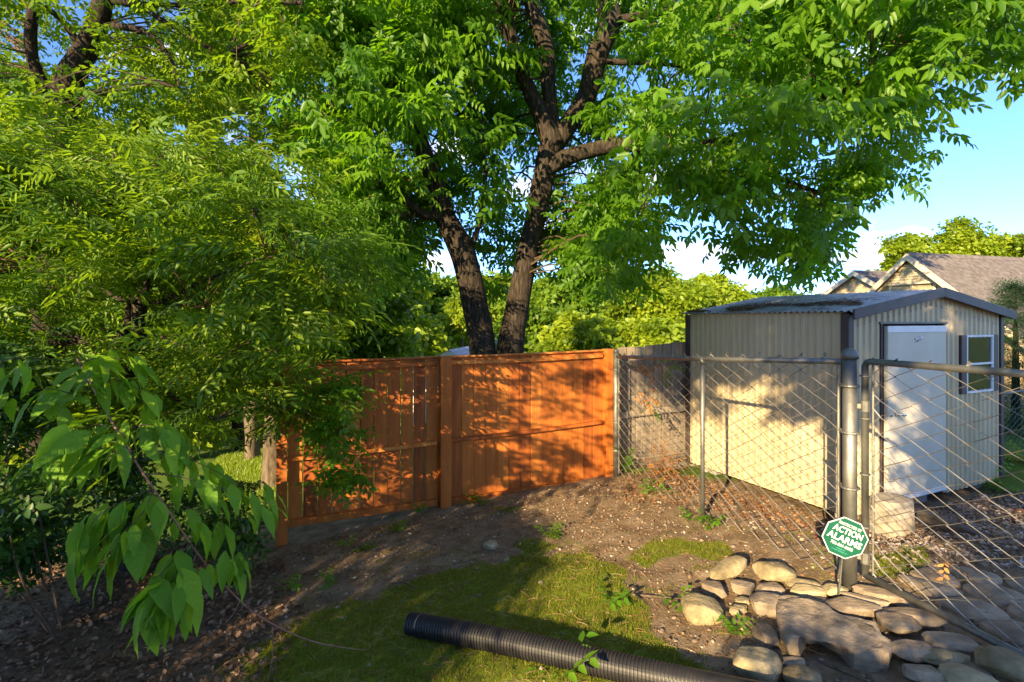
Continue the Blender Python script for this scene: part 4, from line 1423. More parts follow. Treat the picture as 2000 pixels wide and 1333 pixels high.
stone('flat oval tan stone in the lower row', 1849, 1290, 92, 32, -6, lift=.03)
stone('pale wedge stone in the lower row at the frame bottom', 1800, 1313, 88, 42, -18, 'slab', .02, name='stone')
stone('tan rounded stone at the bottom edge of the picture', 1886, 1322, 94, 44, -10, 'cobble', .02)
stone('large smooth yellow cobble at the lower right corner', 1962, 1300, 88, 70, 0, lift=.03, rough=.1)
stone('egg-shaped grey-tan cobble lying apart in front of the slab', 1480, 1286, 84, 76, -38, rough=.1)
stone('grey-tan cobble cut off by the bottom edge', 1568, 1318, 68, 50, 0, rough=.1)
stone('thin angular pink stone chip between the two loose cobbles', 1553, 1285, 38, 36, 35, 'slab', rough=.35, box=3.5, name='stone', tall=.05)
stone('buried flat stone under the yellow corner cobble', 1905, 1300, 60, 50, 0, 'slab', -.01, name='stone')
stone('small dark stone sitting alone on the bare earth', 958, 1064, 36, 22, 25, rough=.3, box=2.3, name='stone', group='loose stones')
stone('small pale stone at the edge of the moss', 990, 1092, 12, 12, 0, name='stone', group='loose stones')
# the big broken slab
slab_px = [(1517, 1174), (1560, 1168), (1602, 1178), (1627, 1196), (1680, 1206), (1712, 1214), (1722, 1240), (1744, 1250), (1738, 1284), (1710, 1289), (1668, 1279), (1640, 1252), (1598, 1226), (1572, 1228), (1556, 1252), (1538, 1250), (1524, 1228), (1518, 1198)]
zt = gz1(1.7, 2.95) + .10
top = []
for (uu, vv) in slab_px:
    Y = zt / ((HZ - vv) / 1000); top.append(Vector(((uu - 1000) / 1000 * Y, Y, zt)))
c0 = sum(top, Vector()) / len(top)
bm = bmesh.new()
rs = random.Random(2)
den = []
for i in range(len(top)):
    a, b_ = top[i], top[(i + 1) % len(top)]
    for k in range(3):
        q = a.lerp(b_, k / 3); q.x += rs.uniform(-.006, .006); q.y += rs.uniform(-.006, .006); den.append(q)
lay = []
for sc_, dz in ((.90, .012), (.985, .004), (1.0, -.012), (.985, -.05), (.93, -.09)):
    lay.append([bm.verts.new(((p.x - c0.x) * sc_, (p.y - c0.y) * sc_, dz + .008 * mnoise.noise(p * 7 + Vector((dz * 90, 0, 0))))) for p in den])
for a, b_ in zip(lay, lay[1:]):
    for k in range(len(den)):
        bm.faces.new((a[k], b_[k], b_[(k + 1) % len(den)], a[(k + 1) % len(den)]))
bm.faces.new(list(reversed(lay[0]))); bm.faces.new(lay[-1])
bmesh.ops.triangulate(bm, faces=[f for f in bm.faces if len(f.verts) > 4])
tope = list({e for f in bm.faces if f.normal.z > .7 or len({v.index for v in f.verts}) == 3 for e in f.edges})
bm.normal_update()
tope = list({e for f in bm.faces if abs(f.normal.z) > .9 and f.calc_center_median().z > 0 for e in f.edges if e.calc_length() > .05})
for _ in range(3):
    bmesh.ops.subdivide_edges(bm, edges=tope, cuts=1, use_grid_fill=True)
    bm.normal_update()
    tope = list({e for f in bm.faces if abs(f.normal.z) > .8 and f.calc_center_median().z > -.005 for e in f.edges if e.calc_length() > .04})
for v in bm.verts:
    if v.co.z > -.006:
        q = v.co * 1.0
        v.co.z += .016 * mnoise.noise(q * 6) + .008 * mnoise.noise(q * 15 + Vector((3, 0, 0))) + .004 * mnoise.noise(q * 40)
bmesh.ops.triangulate(bm, faces=[f for f in bm.faces if len(f.verts) > 4])
bmesh.ops.recalc_face_normals(bm, faces=bm.faces)
me = bpy.data.meshes.new('stone_slab'); bm.to_mesh(me); bm.free()
o = link('stone_slab', me, M['slab']); o.location = c0
tag(o, 'large broken brown slab with a curved bite out of its front edge', 'stone', 'stones edging the paving')
stone('low rounded stone bedded in the top of the big broken slab', 1562, 1190, 74, 40, -12, 'slab', .075, tall=.06, name='stone')
stone('flat oval hump on the middle of the big broken slab', 1668, 1240, 84, 40, -26, 'slab', .085, tall=.04, name='stone')

# paving inside the gate: irregular flags, each its own piece
pav = empty('paving', (3.0, 3.2, gz1(3.0, 3.2))); pav['kind'] = 'structure'
PAVE = [(1745, 1130), (1800, 1115), (1870, 1112), (1960, 1130), (2080, 1150), (2200, 1330), (2120, 1345), (2010, 1290), (1930, 1240), (1830, 1180)]
ctr = []
rs = random.Random(5)
tries = 0
while len(ctr) < 22 and tries < 6000:
    tries += 1
    uu, vv = rs.uniform(1700, 2230), rs.uniform(1095, 1370)
    if not in_poly(uu, vv, [(p[0] * 1.0, p[1]) for p in PAVE]): continue
    p = ground_px(uu, vv)
    if all((p.x - q.x) ** 2 + ((p.y - q.y) * 1.3) ** 2 > .27 ** 2 for q in ctr): ctr.append(p)
PB = [ground_px(*p) for p in PAVE]
for i, p in enumerate(ctr):
    poly = [Vector((q.x, q.y)) for q in PB]
    for j, q in enumerate(ctr):                       # clip the outline by the bisectors: a cell of its own
        if i == j: continue
        m = Vector(((p.x + q.x) / 2, (p.y + q.y) / 2)); n = Vector((q.x - p.x, q.y - p.y)); 
        if n.length > 1.2: continue
        n.normalize(); m -= n * .005
        out = []
        for k in range(len(poly)):
            a, b_ = poly[k], poly[(k + 1) % len(poly)]
            da, db = (a - m).dot(n), (b_ - m).dot(n)
            if da <= 0: out.append(a)
            if da * db < 0: out.append(a.lerp(b_, da / (da - db)))
        poly = out
        if len(poly) < 3: break
    if len(poly) < 3: continue
    for _ in range(2):                                 # round the corners off
        poly = [x for k in range(len(poly)) for x in (poly[k].lerp(poly[(k + 1) % len(poly)], .25), poly[k].lerp(poly[(k + 1) % len(poly)], .75))]
    cc = sum(poly, Vector((0, 0))) / len(poly)
    hz_ = .026 + rs.uniform(-.004, .008)
    mb = MB(); n = len(poly)
    vs = []
    for sc_, dz in ((.90, hz_), (.975, hz_ - .006), (1.0, hz_ - .018), (1.0, -.03)):
        vs += [((q.x - cc.x) * sc_, (q.y - cc.y) * sc_, dz + .004 * mnoise.noise(Vector((q.x * 9, q.y * 9, dz)))) for q in poly]
    fs = [tuple(range(n))]
    for l in range(3):
        for k in range(n):
            fs.append((l * n + k, (l + 1) * n + k, (l + 1) * n + (k + 1) % n, l * n + (k + 1) % n))
    mb.add(vs, fs)
    o = mb.build('flagstone', M['slab'], pav, True)
    o.location = Vector((cc.x, cc.y, gz1(cc.x, cc.y))) - pav.location

# landscape timber beyond the paving
M['old_timber'] = mat_noise('old_timber', [(.3, (.05, .042, .036)), (.7, (.13, .11, .095))], 6, 8, .9, (1, 6, 6), .5, 12)
a, b_ = ground_px(1800, 1035), ground_px(2090, 1098)
mb = MB().box((0, 0, 0), ((b_ - a).length, .10, .10))
o = mb.build('edging_timber', M['old_timber'], None, bevel=.012); o.location = (a + b_) / 2 + Vector((0, 0, .03)); o.rotation_euler.z = math.atan2(b_.y - a.y, b_.x - a.x)
tag(o, 'dark weathered edging timber lying on the ground right of the concrete step', 'timber')

# ------------------------------------------------------------------ corrugated pipe
M['black_plastic'] = mat_noise('black_plastic', [(.3, (.010, .010, .012)), (.7, (.024, .022, .022))], 8, 6, .48, spec=.4, bump=.05)
a = ground_px(800, 1238); b_ = ground_px(1420, 1372)
R0 = .069
a.z += R0 * .92; b_.z += R0 * .92
ax = (b_ - a); Lr = ax.length + .5; ax.normalize()
pp = []; rr = []
pitch = .0195
nr = int(Lr / pitch)
rot = []
for i in range(nr):
    for f, r_ in ((0, .90), (.22, .905), (.34, 1.0), (.78, 1.0), (.90, .905)):
        pp.append((i + f) * pitch); rr.append(R0 * r_)
vs, fs = [], []
sd = ax.cross(Vector((0, 0, 1))).normalized(); upv = sd.cross(ax)
N = 32
for s_, r_ in zip(pp, rr):
    c = Vector((0, 0, .010 * math.sin(s_ * 2.4))) + ax * s_
    for k in range(N):
        an = 2 * math.pi * k / N
        vs.append(c + (sd * math.cos(an) + upv * math.sin(an)) * r_)
nrg = len(pp)
for i in range(nrg - 1):
    for k in range(N):
        fs.append((i * N + k, i * N + (k + 1) % N, (i + 1) * N + (k + 1) % N, (i + 1) * N + k))
nb = len(vs)                                     # inner skin so that the open end reads as a tube
for s_ in (0, .5, Lr):
    for k in range(N):
        an = 2 * math.pi * k / N
        vs.append(ax * s_ + (sd * math.cos(an) + upv * math.sin(an)) * R0 * .86)
for k in range(N):
    k2 = (k + 1) % N
    fs.append((k, nb + k, nb + k2, k2))
    for l in range(2):
        fs.append((nb + l * N + k, nb + (l + 1) * N + k, nb + (l + 1) * N + k2, nb + l * N + k2))
pipe = empty('drain_pipe', a); tag(pipe, 'black corrugated plastic drain pipe lying across the mossy foreground', 'pipe')
o = MB().add(vs, fs).build('corrugated_tube', M['black_plastic'], pipe)
ring = []
for k in range(14):
    an = .3 + 2.2 * k / 13
    ring.append(ax * (pitch * 4.05) + (sd * math.cos(an) + upv * math.sin(an)) * (R0 * .93))
MB().tube(ring, .004, 5).build('straw_band', mat_noise('straw', [(.3, (.3, .2, .09)), (.7, (.45, .32, .15))], 20, 3, .8), pipe)

# ------------------------------------------------------------------ alarm sign
M['sign_green'] = mat_noise('sign_green', [(.3, (.004, .075, .042)), (.7, (.008, .10, .056))], 6, 4, .45)
M['sign_white'] = mat_noise('sign_white', [(.3, (.68, .70, .68)), (.7, (.80, .82, .80))], 9, 4, .5)
sc0 = at(1650, 1051, 3.27)
sign = empty('yard_sign', (sc0.x, sc0.y, gz1(sc0.x, sc0.y))); tag(sign, 'green octagonal alarm sign on a metal stake before the gate post', 'sign')
SMat = Matrix.Rotation(R(-12), 4, 'Z') @ Matrix.Rotation(R(90), 4, 'X') @ Matrix.Rotation(R(-22), 4, 'Z')


def octa(r, z0, z1):
    vs = [(r * math.cos(R(22.5 + 45 * k)), r * math.sin(R(22.5 + 45 * k)), z) for z in (z0, z1) for k in range(8)]
    return MB().add(vs, [tuple(range(7, -1, -1)), tuple(range(8, 16))] + [(k, (k + 1) % 8, 8 + (k + 1) % 8, 8 + k) for k in range(8)])


def place_sign(o):
    o.parent = sign
    o.matrix_local = Matrix.Translation(sc0 - sign.location) @ SMat
    return o


place_sign(octa(.134, -.003, .003).build('sign_border', M['sign_white'], None))
place_sign(octa(.1285, -.002, .0042).build('sign_face', M['sign_green'], None))


def text(body, width, cap, y, bold):
    """one line of lettering, fitted to a width and a capital height"""
    cu = bpy.data.curves.new('lettering', 'FONT'); cu.body = body; cu.size = 1.0; cu.align_x = 'CENTER'; cu.align_y = 'CENTER'
    cu.extrude = .01; cu.offset = bold; cu.resolution_u = 3; cu.space_character = 1.06
    o = bpy.data.objects.new('lettering', cu); COL.objects.link(o)
    bpy.context.view_layer.update()
    me = bpy.data.meshes.new_from_object(o.evaluated_get(bpy.context.evaluated_depsgraph_get()))
    bpy.data.objects.remove(o)
    xs = [v.co.x for v in me.vertices]; ys = [v.co.y for v in me.vertices]
    x0, x1, y0, y1 = min(xs), max(xs), min(ys), max(ys)
    for v in me.vertices:
        v.co.x = ((v.co.x - x0) / (x1 - x0) - .5) * width; v.co.y = ((v.co.y - y0) / (y1 - y0) - .5) * cap + y; v.co.z = .0055 + v.co.z * .06
    me.materials.clear()
    return place_sign(link('lettering', me, M['sign_white']))


text('PROTECTED BY', .138, .019, .083, .015)
text('ACTION', .178, .041, .044, .030)
text('ALARMS', .208, .043, -.010, .030)
text('706-861-8602', .136, .020, -.053, .015)
M['sign_teal'] = mat_noise('sign_teal', [(.3, (.05, .30, .24)), (.7, (.08, .36, .29))], 9, 3, .5)
fine = MB()                                    # two lines of print too small to read
rs = random.Random(4)
for yy, wd in ((-.078, .056), (-.092, .092)):
    x = -wd / 2
    while x < wd / 2:
        w_ = rs.uniform(.002, .0045)
        fine.box((x + w_ / 2, yy, .0048), (w_, rs.uniform(.004, .0055), .0012)); x += w_ + rs.choice((.0012, .0012, .0012, .004))
o = place_sign(fine.build('fine_print', M['sign_teal'], None)); o['kind'] = 'stuff'
bot = Vector((sc0.x - .035, sc0.y + .02, gz1(sc0.x, sc0.y) - .05)) - sign.location
top_ = sc0 + Vector((.0, .012, -.02)) - sign.location
MB().tube([bot, top_], .007, 6).build('stake', M['steel'], sign)

# ------------------------------------------------------------------ the leafy sapling branch in the left foreground
def big_leaf(seed, w=.46):
    rsd = random.Random(seed)
    prof = [(0, .0), (.06, .30), (.2, .78), (.36, 1.0), (.52, .95), (.68, .72), (.82, .42), (.92, .18), (1.0, 0)]
    cup = rsd.uniform(.10, .28); dr = rsd.uniform(.10, .35); tw = rsd.uniform(-.3, .3)
    V = []; F = []; r = []
    for i, (x, p) in enumerate(prof):
        h = w / 2 * p
        z = -dr * x * x
        for k, f in enumerate((-1, -.5, 0, .5, 1)):
            a = tw * x
            yy = h * f * (1 + .05 * math.sin(9 * x + k))
            zz = z + cup * abs(yy) + .015 * math.sin(18 * x + 2.0 * k) * abs(f)
            V.append((x, yy * math.cos(a) - zz * math.sin(a) * .3, zz + yy * math.sin(a)))
        if i:
            b = i * 5
            for k in range(4):
                F.append((b - 5 + k, b - 5 + k + 1, b + k + 1, b + k))
    me = raw_mesh('leaf', np.array(V), np.array(F), np.full(len(V), rsd.random()), True)
    me.materials.append(M['leaf_sapling'])
    return me


def leaf_mat_detailed():
    m = mat_leaf('sapling_leaf', [(0, (.085, .21, .010)), (.5, (.14, .30, .012)), (1, (.23, .40, .016))], (.44, .72, .015), .38, .6)
    nt = m.node_tree; b = nt.nodes['Principled BSDF']
    tc = nt.nodes.new('ShaderNodeTexCoord'); sep = nt.nodes.new('ShaderNodeSeparateXYZ'); nt.links.new(tc.outputs['Object'], sep.inputs[0])
    ab = node(nt, 'ShaderNodeMath', _operation='ABSOLUTE'); nt.links.new(sep.outputs['Y'], ab.inputs[0])
    # side veins: slanted stripes from the midrib, and the midrib itself, as fine relief
    m1 = node(nt, 'ShaderNodeMath', _operation='MULTIPLY_ADD'); m1.inputs[1].default_value = -.8; nt.links.new(ab.outputs[0], m1.inputs[0]); nt.links.new(sep.outputs['X'], m1.inputs[2])
    m2 = node(nt, 'ShaderNodeMath', _operation='MULTIPLY'); m2.inputs[1].default_value = 50; nt.links.new(m1.outputs[0], m2.inputs[0])
    m3 = node(nt, 'ShaderNodeMath', _operation='SINE'); nt.links.new(m2.outputs[0], m3.inputs[0])
    m4 = node(nt, 'ShaderNodeMath', _operation='POWER'); m4.inputs[1].default_value = 6
    ab3 = node(nt, 'ShaderNodeMath', _operation='MAXIMUM'); ab3.inputs[1].default_value = 0; nt.links.new(m3.outputs[0], ab3.inputs[0]); nt.links.new(ab3.outputs[0], m4.inputs[0])
    bp = node(nt, 'ShaderNodeBump', Strength=.3, Distance=.02); bp.invert = True
    nt.links.new(m4.outputs[0], bp.inputs['Height']); nt.links.new(bp.outputs['Normal'], b.inputs['Normal'])
    return m


M['leaf_sapling'] = leaf_mat_detailed()
LEAVES = [big_leaf(k, .30 + .025 * (k % 5)) for k in range(10)]


def place_leaf(parent, p, d, L, roll, k):
    o = bpy.data.objects.new('leaf', LEAVES[k % len(LEAVES)]); COL.objects.link(o)
    o.parent = parent
    Mx = frames(np.array([d], float), np.array([roll]))[0]
    o.matrix_local = Matrix.Translation(Vector(p) - parent.location) @ Matrix(Mx.tolist()).to_4x4() @ Matrix.Scale(L, 4)
    return o


sap = empty('leafy_branch', ground_px(700, 1268)); tag(sap, 'low branch with big fresh green leaves trailing to the ground at the left', 'branch')
rs = random.Random(12)
mb = MB()
main = limb(mb, [(150, 700, 3.4, .0055), (205, 800, 2.8, .0052), (262, 898, 2.5, .005), (320, 985, 2.52, .0048), (385, 1080, 2.58, .0045), (440, 1145, 2.66, .0042), (505, 1203, 2.78, .004), (600, 1250, 2.95, .004), (690, 1268, 3.05, .0025), (720, 1269, 3.08, .0015)], 7, 8, .05, 51)
limb(mb, [(532, 1224, 2.83, .0035), (533, 1260, 2.83, .0028), (530, 1300, 2.82, .002), (522, 1330, 2.8, .0012)], 5, 5, 0)
limb(mb, [(470, 1172, 2.7, .003), (455, 1200, 2.68, .002), (440, 1218, 2.66, .001)], 5, 4, 0)
limb(mb, [(490, 1190, 2.74, .003), (483, 1215, 2.74, .002), (478, 1240, 2.74, .001)], 5, 4, 0)
limb(mb, [(495, 1190, 2.75, .003), (515, 1183, 2.77, .002), (530, 1178, 2.8, .001)], 5, 4, 0)
stem = mb.build('stem', M['twig_red'], sap, True); stem.location = -sap.location
SUBS = [
    [(262, 898, 2.5), (210, 880, 2.42), (150, 870, 2.35), (110, 880, 2.3)],
    [(262, 898, 2.5), (240, 850, 2.4), (190, 830, 2.35), (130, 850, 2.3)],
    [(300, 955, 2.5), (250, 975, 2.38), (190, 1010, 2.3), (165, 1060, 2.25)],
    [(300, 955, 2.5), (280, 1000, 2.35), (240, 1040, 2.25), (215, 1070, 2.2)],
    [(372, 1062, 2.56), (345, 1090, 2.42), (315, 1120, 2.32), (290, 1150, 2.25)],
    [(372, 1062, 2.56), (350, 1110, 2.38), (320, 1150, 2.28), (300, 1185, 2.22)],
    [(385, 1080, 2.58), (365, 1120, 2.4), (345, 1150, 2.32), (330, 1170, 2.3)],
    [(405, 1105, 2.6), (430, 1095, 2.6), (445, 1092, 2.58), (455, 1105, 2.55)],
    [(280, 925, 2.5), (340, 930, 2.6), (420, 950, 2.7), (500, 980, 2.8), (535, 985, 2.85)],
    [(290, 880, 2.6), (350, 890, 2.7), (430, 925, 2.85), (520, 975, 2.95)],
    [(320, 985, 2.52), (360, 990, 2.62), (410, 1010, 2.7), (430, 1030, 2.7)],
    [(230, 850, 2.6), (280, 830, 2.6), (330, 840, 2.7), (370, 870, 2.75)],
    [(200, 800, 2.75), (140, 770, 2.5), (80, 760, 2.5), (20, 780, 2.5)],
    [(175, 760, 2.95), (190, 740, 2.6), (250, 750, 2.7), (310, 790, 2.8)],
    [(150, 725, 3.1), (170, 705, 2.6), (220, 700, 2.7), (280, 715, 2.8)],
    [(155, 710, 3.35), (30, 700, 2.4), (-30, 740, 2.3), (-60, 790, 2.3)],
]
mbs = MB(); cnt = 0
for si, sub in enumerate(SUBS):
    q = spline([tuple(at(*p)) for p in sub], 6)
    mbs.tube(q, [.0035 * (1 - .75 * i / (len(q) - 1)) for i in range(len(q))], 5, cap=False)
    nl = 18 if si not in (7, 10) else 11
    for k in range(nl):
        t = .18 + .82 * (k + rs.uniform(-.3, .3)) / (nl - 1)
        t = min(max(t, .1), 1)
        f = t * (len(q) - 1); i = min(int(f), len(q) - 2)
        p = q[i] + (q[i + 1] - q[i]) * (f - i)
        d = q[i + 1] - q[i]; d = d / np.linalg.norm(d)
        side = np.cross(d, [0, 0, 1]); side /= np.linalg.norm(side) + 1e-6
        sgn = 1 if k % 2 else -1
        if k == nl - 1: dd = d + np.array([0, 0, -.5])
        else: dd = d * rs.uniform(.3, .9) + side * sgn * rs.uniform(.35, 1.0) + np.array([0, -.15, rs.uniform(-1.5, -.2)])
        L = rs.uniform(.12, .235) * (1.0 if si < 8 else .85)
        place_leaf(sap, p + np.array([rs.gauss(0, .02), rs.gauss(0, .04), rs.gauss(0, .025)]), dd, L, rs.gauss(0, .35), rs.randrange(10)); cnt += 1
o = mbs.build('side_twigs', M['twig'], sap); o.location = -sap.location

# a darker spray hanging in front of the fence's left panel
spray = shrub('shaded leafy spray hanging over the left orange fence panel', tuple(at(560, 800, 4.55)), px_clumps([(570, 730), (720, 760), (745, 800), (700, 850), (700, 930), (640, 950), (600, 900)], 13, (4.25, 4.7)), 20, .14, 'broad', M['leaf_ash'], .55, 33, name='hanging_spray', cat='branch', flat=.6)

# ------------------------------------------------------------------ small plants
def weed(label, u, v, r, n, mat, size, h=.08, kind='broad', name='weed', cat='plant', group='weeds on the bare earth', lift=0.0):
    p = ground_px(u, v)
    t = empty(name, p); tag(t, label, cat, group)
    P = np.array([[p.x + random.gauss(0, r * .5), p.y + random.gauss(0, r * .5), p.z + lift + abs(random.gauss(0, h * .6)) + .015] for _ in range(n)])
    o = foliage('leaves', kind, P, mat, t, size, (.0, .9), stuff=False); o.location = -t.location
    mbw = MB()
    for q in P[:max(3, n // 3)]:
        mbw.tube([(p.x, p.y, p.z - .01), tuple(q)], .002, 4, cap=False)
    o = mbw.build('stem', M['twig'], t); o.location = -t.location
    return t


LB = M['leaf_broad']
weed('green weeds at the foot of the orange middle post', 858, 985, .07, 16, LB, .42, .07)
weed('weeds growing under the left fence panel, near the middle post', 815, 1000, .07, 12, LB, .4, .05)
weed('weeds by the bottom of the right orange panel near the middle post', 935, 985, .10, 16, LB, .36, .05)
weed('sparse weed patch right of the panel weeds', 985, 1000, .09, 10, LB, .34, .04)
weed('weed tuft in the shade below the left panel', 770, 1040, .08, 12, LB, .34, .04)
weed('weed tuft left of the small dark stone', 700, 1075, .09, 12, LB, .32, .04)
weed('flat green leaf rosette above the moss', 1075, 1052, .07, 12, LB, .40, .02)
weed('weeds at the foot of the middle chain-link post', 1385, 1028, .07, 16, LB, .36, .06)
weed('weeds between the middle chain-link post and the wooden corner', 1345, 1020, .06, 10, LB, .36, .06)
weed('round-leaved weed at the right edge of the moss', 1190, 1183, .03, 5, LB, .50, .03)
weed('broad-leaved weed in front of the black pipe', 1102, 1330, .03, 4, LB, .6, .008)
weed('small weed left of the round cobble', 1325, 1190, .04, 6, LB, .4, .03)
weed('weed beside the egg-shaped cobble', 1440, 1250, .05, 7, LB, .32, .05)
weed('weed tuft at the left of the bare earth', 640, 1140, .08, 10, LB, .3, .04)
weed('weed tuft among the dead leaves', 570, 1150, .07, 9, LB, .3, .04)
weed('weed tuft behind the shed front right corner', 1940, 960, .14, 26, LB, .5, .12)
weed('grass weeds right of the shed by the wire fence', 1990, 905, .25, 40, M['leaf_far'], .5, .12)
weed('ivy climbing at the foot of the sunny corner post', 1212, 925, .10, 40, LB, .42, .22, name='ivy', group='plants at the fence corner')
weed('heap of dead orange fronds against the grey boards', 1290, 935, .16, 70, M['leaf_dead'], .5, .26, 'narrow', 'dead_fern', 'plant', 'plants at the fence corner')
weed('green ivy among the dead fronds behind the wire', 1280, 965, .12, 18, LB, .4, .08, name='ivy', group='plants at the fence corner')
for lab, u_, v_, Y_, m_ in (('dry orange leaf bunch caught in the chain-link below its top rail', 1256, 712, 6.2, 'leaf_dead'), ('orange dead leaf bunch hanging mid-height on the chain-link', 1266, 776, 6.2, 'leaf_dead'), ('green vine sprig under the orange bunch on the chain-link', 1274, 795, 6.18, 'leaf_broad'), ('green vine leaves on the grey boards near the rail', 1310, 715, 6.6, 'leaf_broad'), ('bright orange dry leaf caught in the gate wire', 1855, 1098, 2.95, 'leaf_dead')):
    p = at(u_, v_, Y_)
    t = empty('dry_leaves' if m_ == 'leaf_dead' else 'vine_sprig', p); tag(t, lab, 'leaves', 'leaves caught in the wire')
    n_ = 9 if Y_ > 4 else 2
    P_ = np.array([[p.x + random.gauss(0, .03), p.y + random.gauss(0, .02), p.z + random.gauss(0, .05)] for _ in range(n_)])
    o = foliage('leaves', 'broad', P_, M[m_], t, .42 if Y_ > 4 else .36, (-1.3, .2), stuff=False); o.location = -t.location

# rusty hook at the right edge
M['rust'] = mat_noise('rust', [(.3, (.05, .025, .015)), (.7, (.14, .06, .03))], 20, 4, .8)
p = ground_px(1990, 1022)
o = MB().tube([(-.05, 0, -.02), (-.055, 0, .07), (-.03, 0, .12), (.02, 0, .125), (.055, 0, .09), (.06, 0, .05)], .012, 8).build('iron_hook', M['rust'], None, True, loc=p)
tag(o, 'rusty iron hook standing in the gravel at the right edge', 'hook')

# ------------------------------------------------------------------ loose stuff on the ground
def scatter(n, region, keep=None):
    out = []
    us = [p[0] for p in region]; vs = [p[1] for p in region]
    # even over the ground, not over the picture
    c = [ground_px(*p) for p in region]
    x0, x1 = min(p.x for p in c), max(p.x for p in c); y0, y1 = min(p.y for p in c), max(p.y for p in c)
    tries = 0
    while len(out) < n and tries < n * 12:
        tries += 1
        x, y = random.uniform(x0, x1), random.uniform(y0, y1)
        z = gz1(x, y)
        u, v = 1000 + x / y * 1000, HZ - z / y * 1000
        if not in_poly(u, v, region): continue
        if keep is not None and not keep(x, y, z, u, v): continue
        out.append((x, y, z + .022 * mnoise.noise(Vector((x * 1.9, y * 1.9, 0))) + .011 * mnoise.noise(Vector((x * 7, y * 7, 2)))))
    return np.array(out)


YARD = [(400, 1345), (420, 1130), (560, 1075), (870, 992), (1190, 940), (1345, 925), (1650, 1020), (1700, 1060), (1960, 960), (2060, 960), (2100, 1345)]
ico_v = np.array([[0, 0, 1], [.89, 0, .45], [.28, .85, .45], [-.72, .53, .45], [-.72, -.53, .45], [.28, -.85, .45], [.72, .53, -.45], [-.28, .85, -.45], [-.89, 0, -.45], [-.28, -.85, -.45], [.72, -.53, -.45], [0, 0, -1]], float)
ico_f = np.array([[0, 1, 2], [0, 2, 3], [0, 3, 4], [0, 4, 5], [0, 5, 1], [1, 6, 2], [2, 7, 3], [3, 8, 4], [4, 9, 5], [5, 10, 1], [1, 10, 6], [2, 6, 7], [3, 7, 8], [4, 8, 9], [5, 9, 10], [11, 7, 6], [11, 8, 7], [11, 9, 8], [11, 10, 9], [11, 6, 10]], int)


def stuff(name, V, F, r, mat, label, cat, sm=False):
    o = link(name, raw_mesh(name, V, F, r, sm), mat)
    return tag(o, label, cat, kind='stuff')


def not_moss(x, y, z, u, v):
    return masks(x, y, z)[0] < .5 or random.random() < .12


P = scatter(7000, YARD, not_moss); n = len(P)
sz = np.exp(RNG.normal(-5.05, .45, n)); sz = np.clip(sz, .003, .022)
D = RNG.normal(0, 1, (n, 3))
S3 = np.stack([sz * RNG.uniform(.8, 1.5, n), sz * RNG.uniform(.7, 1.1, n), sz * RNG.uniform(.45, .8, n)], 1)
V, F, r = stamp(ico_v, ico_f, P + np.array([0, 0, .002]), frames(np.stack([D[:, 0], D[:, 1], D[:, 2] * .2], 1)), S3)
stuff('gravel', V, F, r, mat_rnd('gravel', [(0, (.08, .055, .038)), (.55, (.19, .145, .105)), (.9, (.33, .27, .21)), (1, (.48, .42, .36))]), 'tan and pale gravel scattered over the bare earth', 'gravel')
CHIPS = [(1690, 1030), (1960, 955), (2100, 960), (2150, 1130), (1900, 1110), (1800, 1110), (1700, 1125)]
P = scatter(4200, CHIPS); n = len(P)
cv = np.array([[-1, -.5, 0], [1, -.4, .05], [.9, .5, .1], [-.8, .55, .05]], float); cfz = np.array([[0, 1, 2, 3]])
D = RNG.normal(0, 1, (n, 3)); D[:, 2] *= .35
V, F, r = stamp(cv, cfz, P + np.array([0, 0, .006]), frames(D, RNG.normal(0, .5, n)), RNG.uniform(.010, .024, n))
stuff('wood_chips', V, F, r, mat_rnd('wood_chips', [(0, (.10, .06, .04)), (.5, (.26, .18, .13)), (1, (.50, .42, .36))]), 'pale wood chips and gravel in front of the shed door', 'mulch')

# moss blades
bl_v = np.array([[-.08, 0, 0], [.08, 0, 0], [.06, .10, .55], [0, .32, 1.0], [-.05, .10, .55]], float); bl_f = np.array([[0, 1, 2, 4], [4, 2, 3, 3]])
bl_v = np.array([[-.07, 0, 0], [.07, 0, 0], [.03, .35, 1.0], [-.03, .33, .97]], float); bl_f = np.array([[0, 1, 2, 3]])


def blades(P, h0, h1, mat, name, label):
    n = len(P)
    a = RNG.random(n) * 6.283
    D = np.stack([np.cos(a), np.sin(a), RNG.normal(0, .25, n)], 1)
    V, F, r = stamp(bl_v, bl_f, P - np.array([0, 0, .003]), frames(D), RNG.uniform(h0, h1, n))
    return stuff(name, V, F, r, mat, label, 'moss')


MB_ALL = [(400, 1345), (480, 1150), (900, 1060), (1430, 1030), (1840, 1060), (1860, 1130), (1500, 1150), (1460, 1345)]
P = scatter(68000, MB_ALL, lambda x, y, z, u, v: (masks(x, y, z)[0] > .5 and mnoise.noise(Vector((x * 9, y * 9, 4))) > -.22) or (mnoise.noise(Vector((x * 3.1, y * 3.1, 8))) > .12 and mnoise.noise(Vector((x * 11, y * 11, 5))) > .1 and random.random() < .35))
M['moss_blade'] = mat_leaf('moss_blade', [(0, (.07, .10, .008)), (.5, (.15, .19, .012)), (1, (.26, .26, .03))], (.40, .44, .02), .35, .8)
blades(P, .010, .026, M['moss_blade'], 'moss', 'short green moss and fine grass across the foreground')
LAWN = [(380, 960), (430, 890), (560, 880), (560, 960), (500, 1010)]
P = scatter(9000, LAWN)
if len(P): blades(P, .04, .10, M['leaf_far'], 'lawn_grass', 'sunlit lawn grass beyond the fence end')

